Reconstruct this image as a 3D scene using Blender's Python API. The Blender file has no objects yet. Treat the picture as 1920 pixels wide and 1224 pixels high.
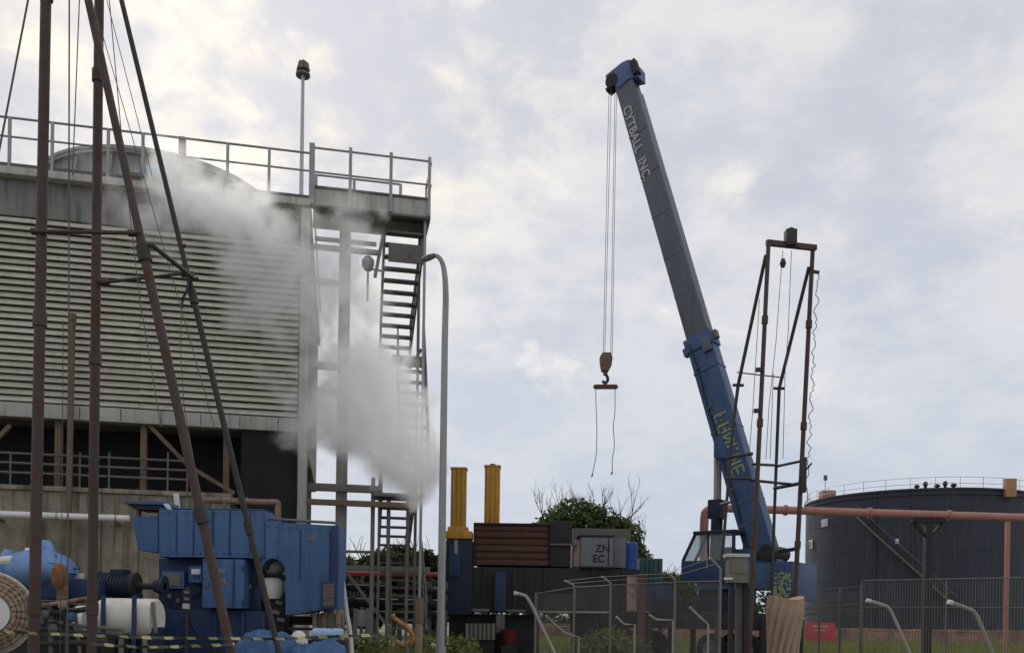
import bpy, bmesh, math, random
import numpy as np
from mathutils import Vector, Matrix, noise
random.seed(7)
rng = np.random.default_rng(11)
R = math.radians
C = bpy.context.scene.collection
sc = bpy.context.scene

# ------------------------------------------------------------------ camera
F, CX, HY, H, ROLL = 1600.0, 960.0, 1150.0, 1.7, 0.015
cs, sn = math.cos(ROLL), math.sin(ROLL)
cam = bpy.data.cameras.new("camera")
cam.sensor_width = 36.0
cam.lens = 36.0 * F / 1920.0
cam.shift_y = (HY - 612.0) / 1920.0
cam.clip_start, cam.clip_end = 0.1, 6000.0
co = bpy.data.objects.new("camera", cam)
C.objects.link(co)
right, up, fwd = Vector((cs, 0, sn)), Vector((-sn, 0, cs)), Vector((0, 1, 0))
m = Matrix((right, up, -fwd)).transposed().to_4x4()
m.translation = Vector((0, 0, H))
co.matrix_world = m
sc.camera = co

# ------------------------------------------------------------------ sun and sky
SUN_AZ, SUN_EL = R(-22), R(36)
sun_dir = Vector((math.sin(SUN_AZ) * math.cos(SUN_EL), math.cos(SUN_AZ) * math.cos(SUN_EL), math.sin(SUN_EL)))
sl = bpy.data.lights.new("sun", 'SUN')
sl.energy, sl.angle, sl.color = 1.5, R(16), (1.0, 0.94, 0.84)
so = bpy.data.objects.new("sun", sl)
C.objects.link(so)
so.rotation_euler = (-sun_dir).to_track_quat('-Z', 'Y').to_euler()
so.location = (0, 0, 60)

w = bpy.data.worlds.new("World")
sc.world = w
w.use_nodes = True
nt = w.node_tree
nt.nodes.clear()


GX, GY = 0.3, 1.1
class G:
    """small helper for node graphs"""
    def __init__(s, t): s.t = t
    def n(s, typ, **kw):
        nd = s.t.nodes.new(typ)
        for k, v in kw.items(): setattr(nd, k, v)
        return nd
    def put(s, sock, v):
        if isinstance(v, bpy.types.NodeSocket): s.t.links.new(v, sock)
        elif v is not None:
            if sock.type == 'RGBA' and len(v) == 3: v = (*v, 1)
            sock.default_value = v
    def math(s, op, a, b=None, c=None, clamp=False):
        nd = s.n('ShaderNodeMath', operation=op, use_clamp=clamp)
        for i, v in enumerate((a, b, c)): s.put(nd.inputs[i], v)
        return nd.outputs[0]
    def vm(s, op, a, b=None, out=0):
        nd = s.n('ShaderNodeVectorMath', operation=op)
        s.put(nd.inputs[0], a)
        if b is not None: s.put(nd.inputs[1], b)
        return nd.outputs[out]
    def mix(s, f, a, b, blend='MIX'):
        nd = s.n('ShaderNodeMix', data_type='RGBA', blend_type=blend)
        s.put(nd.inputs[0], f); s.put(nd.inputs[6], a); s.put(nd.inputs[7], b)
        return nd.outputs[2]
    def noise(s, vec, scale, detail=4, rough=.55, dist=0.0):
        nd = s.n('ShaderNodeTexNoise')
        if vec is not None: s.put(nd.inputs['Vector'], vec)
        nd.inputs['Scale'].default_value = scale
        nd.inputs['Detail'].default_value = detail
        nd.inputs['Roughness'].default_value = rough
        nd.inputs['Distortion'].default_value = dist
        return nd.outputs[0]
    def ss(s, v, a, b, lo=0.0, hi=1.0):
        nd = s.n('ShaderNodeMapRange', interpolation_type='SMOOTHSTEP')
        s.put(nd.inputs[0], v)
        for i, x in enumerate((a, b, lo, hi)): nd.inputs[i + 1].default_value = x
        return nd.outputs[0]


g = G(nt)
tc = g.n('ShaderNodeTexCoord')
d = g.vm('NORMALIZE', tc.outputs['Generated'])
sx = g.n('ShaderNodeSeparateXYZ'); g.put(sx.inputs[0], d)
zc = g.math('MAXIMUM', sx.outputs[2], 0.0)
den = g.math('ADD', zc, 0.36)
cb = g.n('ShaderNodeCombineXYZ')
g.put(cb.inputs[0], g.math('DIVIDE', sx.outputs[0], den))
g.put(cb.inputs[1], g.math('DIVIDE', sx.outputs[1], den))
cb.inputs[2].default_value = 3.7
plane = cb.outputs[0]
big = g.noise(plane, 1.8, 3, .5, .2)
mid = g.noise(plane, 4.2, 9, .58, .25)
fine = g.noise(plane, 12.0, 9, .6, .3)
sky = g.n('ShaderNodeTexSky', sky_type='NISHITA')
sky.sun_disc = False
sky.sun_elevation = SUN_EL
sky.sun_rotation = SUN_AZ % (2 * math.pi)
sky.air_density = 1.0; sky.dust_density = 2.0
lum = g.math('ADD', g.math('MULTIPLY', big, .36), g.math('ADD', g.math('MULTIPLY', mid, .42), g.math('MULTIPLY', fine, .22)))
light = g.ss(lum, .425, .575)
hi = g.ss(zc, 0.04, 0.5)                                  # pale blue low down, greyer overhead
dark_c = g.mix(hi, (.575, .645, .765), (.635, .66, .742))
pale_c = g.mix(hi, (.645, .69, .775), (.855, .845, .852))
cloud = g.mix(light, dark_c, pale_c)
glow = g.vm('DOT_PRODUCT', d, tuple(sun_dir), out=1)
warm = g.math('MULTIPLY', g.ss(glow, .90, .99), g.ss(g.math('ADD', g.math('MULTIPLY', mid, .6), g.math('MULTIPLY', fine, .4)), .42, .60))
warm_c = g.mix(g.ss(lum, .44, .56), (.84, .80, .755), (1.08, 1.0, .85))
cloud = g.mix(g.math('MULTIPLY', warm, .97), cloud, warm_c)
gap = g.math('MULTIPLY', g.ss(g.noise(g.vm('ADD', plane, (GX, GY, 0)), 5.2, 7, .55, .2), .585, .70), g.ss(zc, .16, .34))   # thin places where the sun glows through
cloud = g.mix(g.math('MULTIPLY', gap, .75), cloud, (1.02, .97, .90))
cloud10 = g.vm('MULTIPLY', cloud, (9.6, 9.6, 9.6))
col = g.mix(.94, sky.outputs[0], cloud10)
bg = g.n('ShaderNodeBackground')
g.put(bg.inputs[0], col)
bg.inputs[1].default_value = 0.1
wo = g.n('ShaderNodeOutputWorld')
nt.links.new(bg.outputs[0], wo.inputs[0])

vs = sc.view_settings
vs.view_transform, vs.look, vs.exposure, vs.gamma = 'Standard', 'None', 0.0, 1.0
vs.use_curve_mapping = False
sc.cycles.use_denoising = True
sc.cycles.max_bounces = 24
sc.cycles.volume_bounces = 24
sc.cycles.transparent_max_bounces = 12
sc.cycles.volume_step_rate = 1.0
sc.cycles.volume_max_steps = 256


# ------------------------------------------------------------------ pixel rays -> world points
CAM = Vector((0, 0, H))
def ray(px, py):
    a, b = (px - CX) / F, (HY - py) / F
    return Vector((a * cs - b * sn, 1.0, a * sn + b * cs))
def P(px, py, Y): return CAM + ray(px, py) * Y
def hit(px, py, p0, n):
    r = ray(px, py)
    return CAM + r * (n.dot(p0 - CAM) / n.dot(r))
def lin(c): return tuple((v / 255 / 12.92) if v <= 10 else ((v / 255 + .055) / 1.055) ** 2.4 for v in c)


# ------------------------------------------------------------------ materials
MATS = {}
def mat(name, col, rough=.7, metal=0.0, var=.3, scale=2.5, rust=0.0, rustcol=(.11, .05, .028), streak=0.0,
        streakcol=(.06, .055, .045), bump=.15, fine=30, spec=.35):
    if name in MATS: return MATS[name]
    m = bpy.data.materials.new(name)
    m.use_nodes = True
    t = m.node_tree
    g = G(t)
    b = t.nodes['Principled BSDF']
    tc = g.n('ShaderNodeTexCoord')
    oi = g.n('ShaderNodeObjectInfo')
    v = g.vm('ADD', tc.outputs['Object'], g.vm('MULTIPLY', g.n('ShaderNodeCombineXYZ').outputs[0], (1, 1, 1)))
    off = g.n('ShaderNodeCombineXYZ')
    for i in range(3): g.put(off.inputs[i], g.math('MULTIPLY', oi.outputs['Random'], 37.0 + 11 * i))
    v = g.vm('ADD', tc.outputs['Object'], off.outputs[0])
    n1 = g.noise(v, scale, 6, .6)
    n2 = g.noise(v, fine, 4, .65)
    c = tuple(col)
    k = g.math('ADD', g.math('MULTIPLY', n1, 2 * var), g.math('MULTIPLY', n2, var * .8))
    k = g.math('ADD', k, g.math('MULTIPLY_ADD', oi.outputs['Random'], .22, .89 - 1.4 * var))
    comb = g.n('ShaderNodeCombineXYZ')
    for i in range(3): g.put(comb.inputs[i], k)
    out = g.vm('MULTIPLY', c, comb.outputs[0])
    if streak:
        vv = g.vm('MULTIPLY', v, (2.2, 2.2, .16))
        sfac = g.math('MULTIPLY', g.ss(g.noise(vv, 2.2, 5, .65), .45, .72), streak)
        out = g.mix(sfac, out, streakcol)
    if rust:
        rf = g.ss(g.noise(v, scale * 1.7, 8, .7), .62 - .25 * rust, .74 - .2 * rust)
        out = g.mix(g.math('MULTIPLY', rf, min(1, .55 + rust * .4)), out, rustcol)
        g.put(b.inputs['Roughness'], g.math('ADD', g.math('MULTIPLY', rf, .9 - rough), rough))
    else:
        g.put(b.inputs['Roughness'], g.math('ADD', g.math('MULTIPLY', n2, .2), rough - .1))
    g.put(b.inputs['Base Color'], out)
    b.inputs['Metallic'].default_value = metal
    b.inputs['Specular IOR Level'].default_value = spec
    if bump:
        bp = g.n('ShaderNodeBump')
        bp.inputs['Strength'].default_value = bump
        bp.inputs['Distance'].default_value = .02
        g.put(bp.inputs['Height'], g.math('ADD', n2, n1))
        g.put(b.inputs['Normal'], bp.outputs[0])
    MATS[name] = m
    return m

M = {}
M['mast'] = mat('mast_paint', (.075, .050, .044), .6, 0, .3, 2, rust=.5, rustcol=(.10, .045, .026), bump=.2)
M['mastdark'] = mat('mast_steel_dark', (.045, .040, .038), .6, 0, .3, 3, rust=.3)
M['wire'] = mat('wire_rope', (.12, .115, .11), .55, .3, .2, 6)
M['louver'] = mat('louver_board', (.51, .49, .395), .7, 0, .22, 1.2, streak=.4, streakcol=(.25, .24, .20), bump=.1)
M['casing'] = mat('tower_casing', (.20, .20, .185), .8, 0, .3, .8, streak=.8, streakcol=(.07, .07, .065))
M['fascia'] = mat('deck_fascia', (.44, .43, .39), .7, 0, .25, 1.2, streak=.5, streakcol=(.15, .14, .12))
M['stack'] = mat('fan_stack_fibreglass', (.31, .31, .285), .7, 0, .25, .9, streak=.6, streakcol=(.14, .14, .12))
M['gal'] = mat('galvanised_steel', (.33, .33, .325), .5, .25, .25, 2, streak=.2)
M['galdark'] = mat('weathered_steel', (.14, .13, .12), .6, .1, .3, 2, rust=.25)
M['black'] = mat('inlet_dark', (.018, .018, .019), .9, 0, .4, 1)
M['concrete'] = mat('stained_concrete', (.25, .22, .165), .9, 0, .85, 1.6, streak=1.0, streakcol=(.075, .068, .05), bump=.4, fine=14)
M['timber'] = mat('weathered_column', (.17, .12, .08), .85, 0, .35, 1.5, streak=.4)
M['whitepipe'] = mat('white_lagging', (.72, .70, .66), .5, 0, .15, 2, streak=.15)
M['rustpipe'] = mat('rusty_pipe', (.30, .21, .16), .7, 0, .3, 2.5, rust=.6, rustcol=(.16, .07, .035))
M['redpipe'] = mat('red_oxide_pipe', (.36, .175, .14), .6, 0, .2, 1.2, streak=.3, streakcol=(.10, .05, .04))
M['blue'] = mat('machine_blue', (.058, .128, .262), .6, 0, .3, 1.1, streak=.6, streakcol=(.03, .055, .11), rust=.16, rustcol=(.09, .06, .05), bump=.2)
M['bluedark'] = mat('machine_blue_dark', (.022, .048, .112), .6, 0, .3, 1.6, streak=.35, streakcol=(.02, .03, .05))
M['bluelight'] = mat('pump_blue', (.17, .29, .52), .5, 0, .35, 2.4, streak=.5, streakcol=(.06, .10, .2))
M['navy'] = mat('navy_paint', (.014, .022, .046), .6, 0, .3, 1.6, rust=.1)
M['craneblue'] = mat('crane_blue', (.048, .098, .205), .5, 0, .28, 1.2, streak=.55, streakcol=(.03, .05, .10), rust=.1)
M['craneblue2'] = mat('crane_head_blue', (.10, .14, .30), .5, 0, .2, 2)
M['boomgrey'] = mat('boom_grey', (.118, .128, .158), .5, 0, .2, 1.2, streak=.4, streakcol=(.05, .05, .055))
M['yellow'] = mat('yellow_paint', (.54, .28, .045), .6, 0, .3, 1.5, streak=.7, streakcol=(.30, .16, .04), rust=.05)
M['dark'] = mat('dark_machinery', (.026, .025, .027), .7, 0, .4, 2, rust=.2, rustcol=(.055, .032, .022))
M['rustbin'] = mat('rusty_plank_steel', (.10, .048, .036), .8, 0, .35, 2.5, rust=.4, rustcol=(.07, .04, .03))
M['greybox'] = mat('grey_cabinet', (.16, .165, .18), .5, 0, .25, 2, streak=.3)
M['beigebox'] = mat('beige_cabinet', (.18, .17, .14), .6, 0, .2, 2, streak=.3)
M['teal'] = mat('teal_paint', (.04, .10, .095), .6, 0, .25, 2)
M['hook'] = mat('worn_brown_block', (.17, .115, .075), .7, 0, .4, 4)
M['drum'] = mat('offwhite_drum', (.70, .66, .58), .45, 0, .15, 2, streak=.25)
M['cream'] = mat('cream_paint', (.72, .70, .62), .5, 0, .15, 2, streak=.15)
M['rope'] = mat('rope_brown', (.34, .25, .175), .9, 0, .5, 8, bump=.5)
M['orange'] = mat('orange_paint', (.38, .19, .07), .7, 0, .35, 5, rust=.4)
M['flange'] = mat('rust_flange', (.26, .12, .055), .8, 0, .35, 4)
M['tankblack'] = mat('tank_bitumen', (.034, .039, .058), .6, 0, .35, .3, streak=.7, streakcol=(.058, .06, .07), rust=.1, rustcol=(.075, .055, .05), bump=.06)
M['white'] = mat('white_paint', (.78, .78, .76), .5, 0, .1, 3)
M['offwhite'] = mat('faded_white_paint', (.50, .50, .49), .6, 0, .2, 5)
M['red'] = mat('sign_red', (.46, .065, .07), .55, 0, .2, 3)
M['tan'] = mat('tan_tarpaulin', (.36, .25, .17), .85, 0, .3, 2, bump=.3)
M['bluetarp'] = mat('blue_tarpaulin', (.035, .10, .22), .6, 0, .6, 5, streak=.2, bump=.4)
M['paleblue'] = mat('pale_blue_plastic', (.30, .45, .62), .4, 0, .15, 2)
M['rubber'] = mat('tyre_rubber', (.02, .02, .02), .85, 0, .2, 5)
M['bark'] = mat('bark', (.085, .068, .052), .9, 0, .35, 4, bump=.4)
M['greengraf'] = mat('yellow_green_paint', (.28, .33, .17), .7, 0, .6, 9)
M['fence'] = mat('fence_galvanised', (.17, .165, .15), .55, .2, .25, 3, rust=.15)
M['palepost'] = mat('pale_fence_pipe', (.27, .265, .225), .6, 0, .25, 4, rust=.1)

def leafmat(name, c1, c2, sc_=.9):
    m = bpy.data.materials.new(name); m.use_nodes = True
    g = G(m.node_tree); b = m.node_tree.nodes['Principled BSDF']
    geo = g.n('ShaderNodeNewGeometry')
    f = g.math('ADD', g.math('MULTIPLY', geo.outputs['Random Per Island'], .55),
               g.math('MULTIPLY', g.noise(geo.outputs['Position'], sc_, 3), .55), clamp=True)
    g.put(b.inputs['Base Color'], g.mix(f, c1, c2))
    b.inputs['Roughness'].default_value = .65
    b.inputs['Specular IOR Level'].default_value = .25
    tr = g.n('ShaderNodeBsdfTranslucent'); g.put(tr.inputs[0], g.mix(f, c1, c2))
    mx = g.n('ShaderNodeMixShader'); mx.inputs[0].default_value = .3
    m.node_tree.links.new(b.outputs[0], mx.inputs[1]); m.node_tree.links.new(tr.outputs[0], mx.inputs[2])
    m.node_tree.links.new(mx.outputs[0], m.node_tree.nodes['Material Output'].inputs[0])
    return m
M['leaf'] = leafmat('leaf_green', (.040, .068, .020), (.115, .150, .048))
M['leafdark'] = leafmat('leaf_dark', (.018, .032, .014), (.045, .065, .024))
M['grass'] = leafmat('grass_blade', (.09, .125, .025), (.25, .27, .08), .3)
M['weed'] = leafmat('weed_yellow_green', (.06, .085, .02), (.24, .24, .07), 1.5)

def glass():
    m = bpy.data.materials.new('cab_glass'); m.use_nodes = True
    b = m.node_tree.nodes['Principled BSDF']
    b.inputs['Base Color'].default_value = (.75, .80, .80, 1)
    b.inputs['Roughness'].default_value = .08
    b.inputs['Transmission Weight'].default_value = .85
    b.inputs['IOR'].default_value = 1.1
    return m
M['glass'] = glass()


# ------------------------------------------------------------------ mesh builder
class MB:
    def __init__(s): s.v, s.f = [], []
    def add(s, vs, fs):
        o = len(s.v)
        s.v += [Vector(v) for v in vs]
        s.f += [tuple(i + o for i in f) for f in fs]
        return s
    def hexa(s, p):  # 0-3 bottom loop, 4-7 top loop
        return s.add(p, [(3, 2, 1, 0), (4, 5, 6, 7), (0, 1, 5, 4), (1, 2, 6, 5), (2, 3, 7, 6), (3, 0, 4, 7)])
    def box(s, c, size, ex=Vector((1, 0, 0)), ey=None, ez=Vector((0, 0, 1))):
        ex = Vector(ex).normalized(); ez = Vector(ez).normalized()
        ey = ez.cross(ex).normalized() if ey is None else Vector(ey).normalized()
        c = Vector(c); a, b, h = (x / 2 for x in size)
        p = [c + ex * i * a + ey * j * b + ez * k * h for k in (-1, 1) for i, j in ((-1, -1), (1, -1), (1, 1), (-1, 1))]
        return s.hexa(p)
    def bar(s, p0, p1, w, h=None, upv=Vector((0, 0, 1))):
        p0, p1 = Vector(p0), Vector(p1)
        h = w if h is None else h
        dd = (p1 - p0).normalized()
        if abs(dd.dot(upv)) > .95: upv = Vector((0, 1, 0))
        e2 = dd.cross(upv).normalized(); e3 = e2.cross(dd).normalized()
        p = []
        for q in (p0, p1): p += [q - e2 * w / 2 - e3 * h / 2, q + e2 * w / 2 - e3 * h / 2, q + e2 * w / 2 + e3 * h / 2, q - e2 * w / 2 + e3 * h / 2]
        return s.hexa(p)
    def tube(s, pts, r, n=8, caps=True):
        pts = [Vector(p) for p in pts]
        rs = [r] * len(pts) if not hasattr(r, '__len__') else list(r)
        o = len(s.v)
        e2 = None
        for i, p in enumerate(pts):
            a = pts[max(i - 1, 0)]; b = pts[min(i + 1, len(pts) - 1)]
            dd = (b - a).normalized()
            if e2 is None:
                upv = Vector((0, 0, 1)) if abs(dd.z) < .9 else Vector((0, 1, 0))
                e2 = dd.cross(upv).normalized()
            else:
                e2 = (e2 - dd * e2.dot(dd)).normalized()
            e3 = dd.cross(e2)
            for k in range(n):
                t = 2 * math.pi * k / n
                s.v.append(p + (e2 * math.cos(t) + e3 * math.sin(t)) * rs[i])
        for i in range(len(pts) - 1):
            for k in range(n):
                a, b = o + i * n + k, o + i * n + (k + 1) % n
                s.f.append((a, b, b + n, a + n))
        if caps:
            s.f.append(tuple(o + k for k in reversed(range(n))))
            s.f.append(tuple(o + (len(pts) - 1) * n + k for k in range(n)))
        return s
    def prism(s, pts, dv):
        pts = [Vector(p) for p in pts]; n = len(pts); dv = Vector(dv)
        return s.add(pts + [p + dv for p in pts],
                     [tuple(range(n)), tuple(reversed(range(n, 2 * n)))] + [(i, i + n, (i + 1) % n + n, (i + 1) % n) for i in range(n)])
    def lathe(s, c, prof, n=32, axis=Vector((0, 0, 1)), a0=0.0, a1=2 * math.pi):
        c = Vector(c); ax = Vector(axis).normalized()
        e1 = ax.orthogonal().normalized() if abs(ax.z) < .99 else Vector((1, 0, 0))
        e2 = ax.cross(e1)
        o = len(s.v); full = abs(a1 - a0 - 2 * math.pi) < 1e-4; k = len(prof); cols = n if full else n + 1
        for j in range(cols):
            t = a0 + (a1 - a0) * j / n
            for r, z in prof: s.v.append(c + ax * z + (e1 * math.cos(t) + e2 * math.sin(t)) * r)
        for j in range(n):
            j2 = (j + 1) % cols
            for i in range(k - 1): s.f.append((o + j * k + i, o + j2 * k + i, o + j2 * k + i + 1, o + j * k + i + 1))
        return s
    def ball(s, c, rx, ry, rz, n=16, rings=10):
        c = Vector(c); o = len(s.v)
        for i in range(rings + 1):
            t = math.pi * i / rings
            for k in range(n):
                u = 2 * math.pi * k / n
                s.v.append(c + Vector((rx * math.sin(t) * math.cos(u), ry * math.sin(t) * math.sin(u), rz * math.cos(t))))
        for i in range(rings):
            for k in range(n):
                a, b = o + i * n + k, o + i * n + (k + 1) % n
                s.f.append((a, a + n, b + n, b))
        return s
    def build(s, name, mt, parent=None, bevel=0.0, smooth=True, base=None):
        root = parent
        while root is not None and root.parent is not None: root = root.parent
        if root is not None: b = Vector(root.location)
        elif base is not None: b = Vector(base)
        else: b = Vector((0, 0, 0))
        loc = Vector(b) if root is None else Vector((0, 0, 0))
        me = bpy.data.meshes.new(name)
        me.from_pydata([tuple(v - b) for v in s.v], [], s.f)
        bm = bmesh.new(); bm.from_mesh(me)
        if smooth: bmesh.ops.remove_doubles(bm, verts=bm.verts, dist=1e-5)
        bmesh.ops.recalc_face_normals(bm, faces=bm.faces)
        if bevel:
            es = [e for e in bm.edges if len(e.link_faces) == 2 and e.calc_face_angle(0) > .5]
            bmesh.ops.bevel(bm, geom=es, offset=bevel, segments=2, affect='EDGES', profile=.7, clamp_overlap=True)
        bm.to_mesh(me); bm.free()
        if smooth:
            me.polygons.foreach_set('use_smooth', [True] * len(me.polygons))
            me.set_sharp_from_angle(angle=R(32))
        me.materials.append(mt)
        o = bpy.data.objects.new(name, me)
        C.objects.link(o)
        o.location = loc
        if parent is not None: o.parent = parent
        return o

def tag(o, label=None, cat=None, group=None, kind=None):
    for k, v in (('label', label), ('category', cat), ('group', group), ('kind', kind)):
        if v: o[k] = v
    return o
def thing(name, label, cat, loc, group=None):
    o = bpy.data.objects.new(name, None)
    o.empty_display_size = .3
    C.objects.link(o); o.location = loc
    return tag(o, label, cat, group)
def copy_tree(o, delta, label=None, group=None, parent=None):
    c = o.copy(); C.objects.link(c)
    if parent is None: c.location = Vector(o.location) + Vector(delta)
    else: c.parent = parent
    if label: c['label'] = label
    if group: c['group'] = group
    for ch in list(o.children): copy_tree(ch, delta, parent=c)
    return c
def arc(pts, n=8):
    """smooth a polyline (Catmull-Rom)"""
    p = [Vector(q) for q in pts]; out = []
    for i in range(len(p) - 1):
        a, b, c_, d_ = p[max(i - 1, 0)], p[i], p[i + 1], p[min(i + 2, len(p) - 1)]
        for k in range(n):
            t = k / n
            out.append(.5 * ((2 * b) + (c_ - a) * t + (2 * a - 5 * b + 4 * c_ - d_) * t * t + (3 * b - a - 3 * c_ + d_) * t ** 3))
    return out + [p[-1]]
def text(name, body, parent, origin, ex, ey, size, mt, squeeze=1.0):
    cu = bpy.data.curves.new(name, 'FONT'); cu.body = body; cu.size = size; cu.extrude = .004
    cu.space_character = squeeze; cu.offset = size * .022
    tmp = bpy.data.objects.new(name + '_tmp', cu); C.objects.link(tmp)
    dg = bpy.context.evaluated_depsgraph_get()
    me = bpy.data.meshes.new_from_object(tmp.evaluated_get(dg))
    bpy.data.objects.remove(tmp)
    me.materials.clear(); me.materials.append(mt)
    o = bpy.data.objects.new(name, me); C.objects.link(o)
    ex = Vector(ex).normalized(); ey = (Vector(ey) - ex * Vector(ey).dot(ex)).normalized(); ez = ex.cross(ey)
    root = parent
    while root.parent is not None: root = root.parent
    mm = Matrix((ex, ey, ez)).transposed().to_4x4(); mm.translation = Vector(origin) - Vector(root.location)
    o.parent = parent
    o.matrix_basis = mm
    return o

# ================================================================== ground
def ground_mat():
    m = bpy.data.materials.new('dirt_and_grass'); m.use_nodes = True
    g = G(m.node_tree); b = m.node_tree.nodes['Principled BSDF']
    pos = g.n('ShaderNodeNewGeometry').outputs['Position']
    n1 = g.noise(pos, .12, 5, .6); n2 = g.noise(pos, 1.3, 6, .65)
    f = g.ss(g.math('ADD', g.math('MULTIPLY', n1, .7), g.math('MULTIPLY', n2, .3)), .46, .56)
    soil = g.mix(n2, (.15, .115, .085), (.27, .22, .17))
    turf = g.mix(n2, (.06, .075, .025), (.14, .15, .055))
    g.put(b.inputs['Base Color'], g.mix(f, soil, turf))
    b.inputs['Roughness'].default_value = .95
    bp = g.n('ShaderNodeBump'); bp.inputs['Strength'].default_value = .5; bp.inputs['Distance'].default_value = .1
    g.put(bp.inputs['Height'], n2); g.put(b.inputs['Normal'], bp.outputs[0])
    return m
mb = MB(); mb.add([(-3000, -300, 0), (3000, -300, 0), (3000, 4000, 0), (-3000, 4000, 0)], [(0, 1, 2, 3)])
tag(mb.build('ground', ground_mat(), smooth=False), kind='structure')

# leaf clouds ------------------------------------------------------
def leaf_cloud(name, blobs, n, size, mt, parent=None, base=None, flat=.8, seed=1):
    r = np.random.default_rng(seed)
    w = np.array([b[3] * b[4] * b[5] for b in blobs]) ** .8; w /= w.sum()
    idx = r.choice(len(blobs), n, p=w)
    bl = np.array(blobs)[idx]
    dv = r.normal(size=(n, 3)); dv /= np.linalg.norm(dv, axis=1)[:, None]
    rad = 1 - .45 * r.random(n) ** 1.6 + r.normal(0, .07, n)
    c = bl[:, :3] + dv * bl[:, 3:] * rad[:, None]
    c[:, 2] = np.maximum(c[:, 2], .05)
    nn = dv * .6 + r.normal(size=(n, 3)) * .8 + np.array([0, 0, .5]); nn /= np.linalg.norm(nn, axis=1)[:, None]
    t = np.cross(nn, r.normal(size=(n, 3))); t /= np.linalg.norm(t, axis=1)[:, None]
    b2 = np.cross(nn, t)
    s = size * (.55 + .9 * r.random(n))[:, None]
    v = np.stack([c - t * s, c - b2 * s * .45, c + t * s, c + b2 * s * .45], 1).reshape(-1, 3)
    root = parent
    while root is not None and root.parent is not None: root = root.parent
    b0 = np.array(root.location) if root is not None else np.array(base if base is not None else (0, 0, 0))
    v = v - b0
    me = bpy.data.meshes.new(name)
    me.from_pydata(v.tolist(), [], np.arange(4 * n).reshape(-1, 4).tolist())
    me.materials.append(mt)
    o = bpy.data.objects.new(name, me); C.objects.link(o)
    if parent is not None: o.parent = parent
    else: o.location = Vector(b0)
    return o
def blobs_for(cx, cy, cz, rx, ry, rz, n, seed, k=.42):
    r = random.Random(seed); out = []
    for _ in range(n):
        while True:
            q = [r.uniform(-1, 1) for _ in range(3)]
            if sum(x * x for x in q) < 1: break
        s = r.uniform(.7, 1.25) * k
        out.append((cx + q[0] * rx * .8, cy + q[1] * ry * .8, cz + q[2] * rz * .75, rx * s, ry * s, rz * s * .9))
    return out
def limb(mb, p, dv, L, r, depth, rnd, spread=.6):
    pts = [p]; d_ = Vector(dv)
    for _ in range(4):
        d_ = (d_ + Vector((rnd.uniform(-.2, .2), rnd.uniform(-.2, .2), rnd.uniform(-.05, .18)))).normalized()
        pts.append(pts[-1] + d_ * L / 4)
    mb.tube(pts, [r * (1 - .55 * i / 4) for i in range(5)], 5, caps=False)
    if depth:
        for _ in range(rnd.choice((2, 3))):
            q = pts[rnd.choice((2, 3, 4))]
            limb(mb, q, (d_ + Vector((rnd.uniform(-1, 1), rnd.uniform(-1, 1), rnd.uniform(-.2, .7))) * spread).normalized(), L * .62, r * .45, depth - 1, rnd, spread)
def tree(label, cx, cy, top, wide, crown_low, seed, leaf='leaf', n=7000, size=.28, group=None, name='leafy_tree'):
    t = thing(name, label, 'tree', (cx, cy, 0), group)
    rnd = random.Random(seed)
    mb = MB(); h = crown_low + (top - crown_low) * .25
    mb.tube(arc([(cx, cy, 0), (cx + .1, cy, h * .5), (cx - .1, cy + .1, h)], 4), [.28 - .012 * i for i in range(9)], 8)
    for _ in range(6):
        limb(mb, Vector((cx, cy, h * rnd.uniform(.7, 1))), Vector((rnd.uniform(-.8, .8), rnd.uniform(-.8, .8), .9)).normalized(), (top - h) * .75, .13, 2, rnd)
    mb.build('trunk', M['bark'], t)
    bl = blobs_for(cx, cy, (top + crown_low) / 2, wide / 2, wide / 2 * .8, (top - crown_low) / 2, 16, seed)
    leaf_cloud('crown', bl, n, size, M[leaf], t, seed=seed)
    return t

# ================================================================== far background
rnd = random.Random(3)
bl = []
for i in range(120):
    x = -150 + i * 2.9 + rnd.uniform(-1, 1)
    h = 4.0 + 1.6 * math.sin(i * .31) + rnd.uniform(-.8, 1.2)
    bl.append((x, 150 + rnd.uniform(-6, 6), h * .45, 3.4, 3.0, h * .6))
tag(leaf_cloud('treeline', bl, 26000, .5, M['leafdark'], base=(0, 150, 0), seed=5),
    'dark belt of distant trees along the horizon behind the plant', 'treeline', kind='stuff')

# tree behind the drilling rig: green dome with bare twigs above
tp = P(1085, 1150, 58)
t = thing('bushy_tree', 'rounded green tree with bare branches poking out, behind the rusty bin', 'tree', (tp.x, 58, 0))
rnd = random.Random(21)
mb = MB()
mb.tube(arc([(tp.x, 58, 0), (tp.x + .2, 58, 2.0), (tp.x, 58.1, 4.4)], 4), [.34 - .014 * i for i in range(9)], 8)
for _ in range(7):
    limb(mb, Vector((tp.x, 58, rnd.uniform(2.5, 4.2))), Vector((rnd.uniform(-1, 1), rnd.uniform(-.6, .6), .8)).normalized(), 3.2, .14, 2, rnd)
mb.build('trunk', M['bark'], t)
for px, py0, px1, py1 in ((1018, 990, 1008, 925), (1060, 955, 1052, 925), (1085, 950, 1090, 922), (1105, 950, 1112, 920), (1118, 955, 1138, 915), (1130, 965, 1165, 925), (1150, 985, 1190, 935), (1168, 1000, 1205, 925), (1185, 1015, 1213, 985), (1040, 975, 1030, 940)):
    mb = MB()
    a, b = P(px, py0 + 30, 57.4), P(px1, py1, 57.2 + rnd.uniform(-1, 1))
    limb(mb, a, (b - a).normalized(), (b - a).length * .62, .07, 3, rnd, .55)
    mb.build('bare_branch', M['bark'], t)
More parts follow.
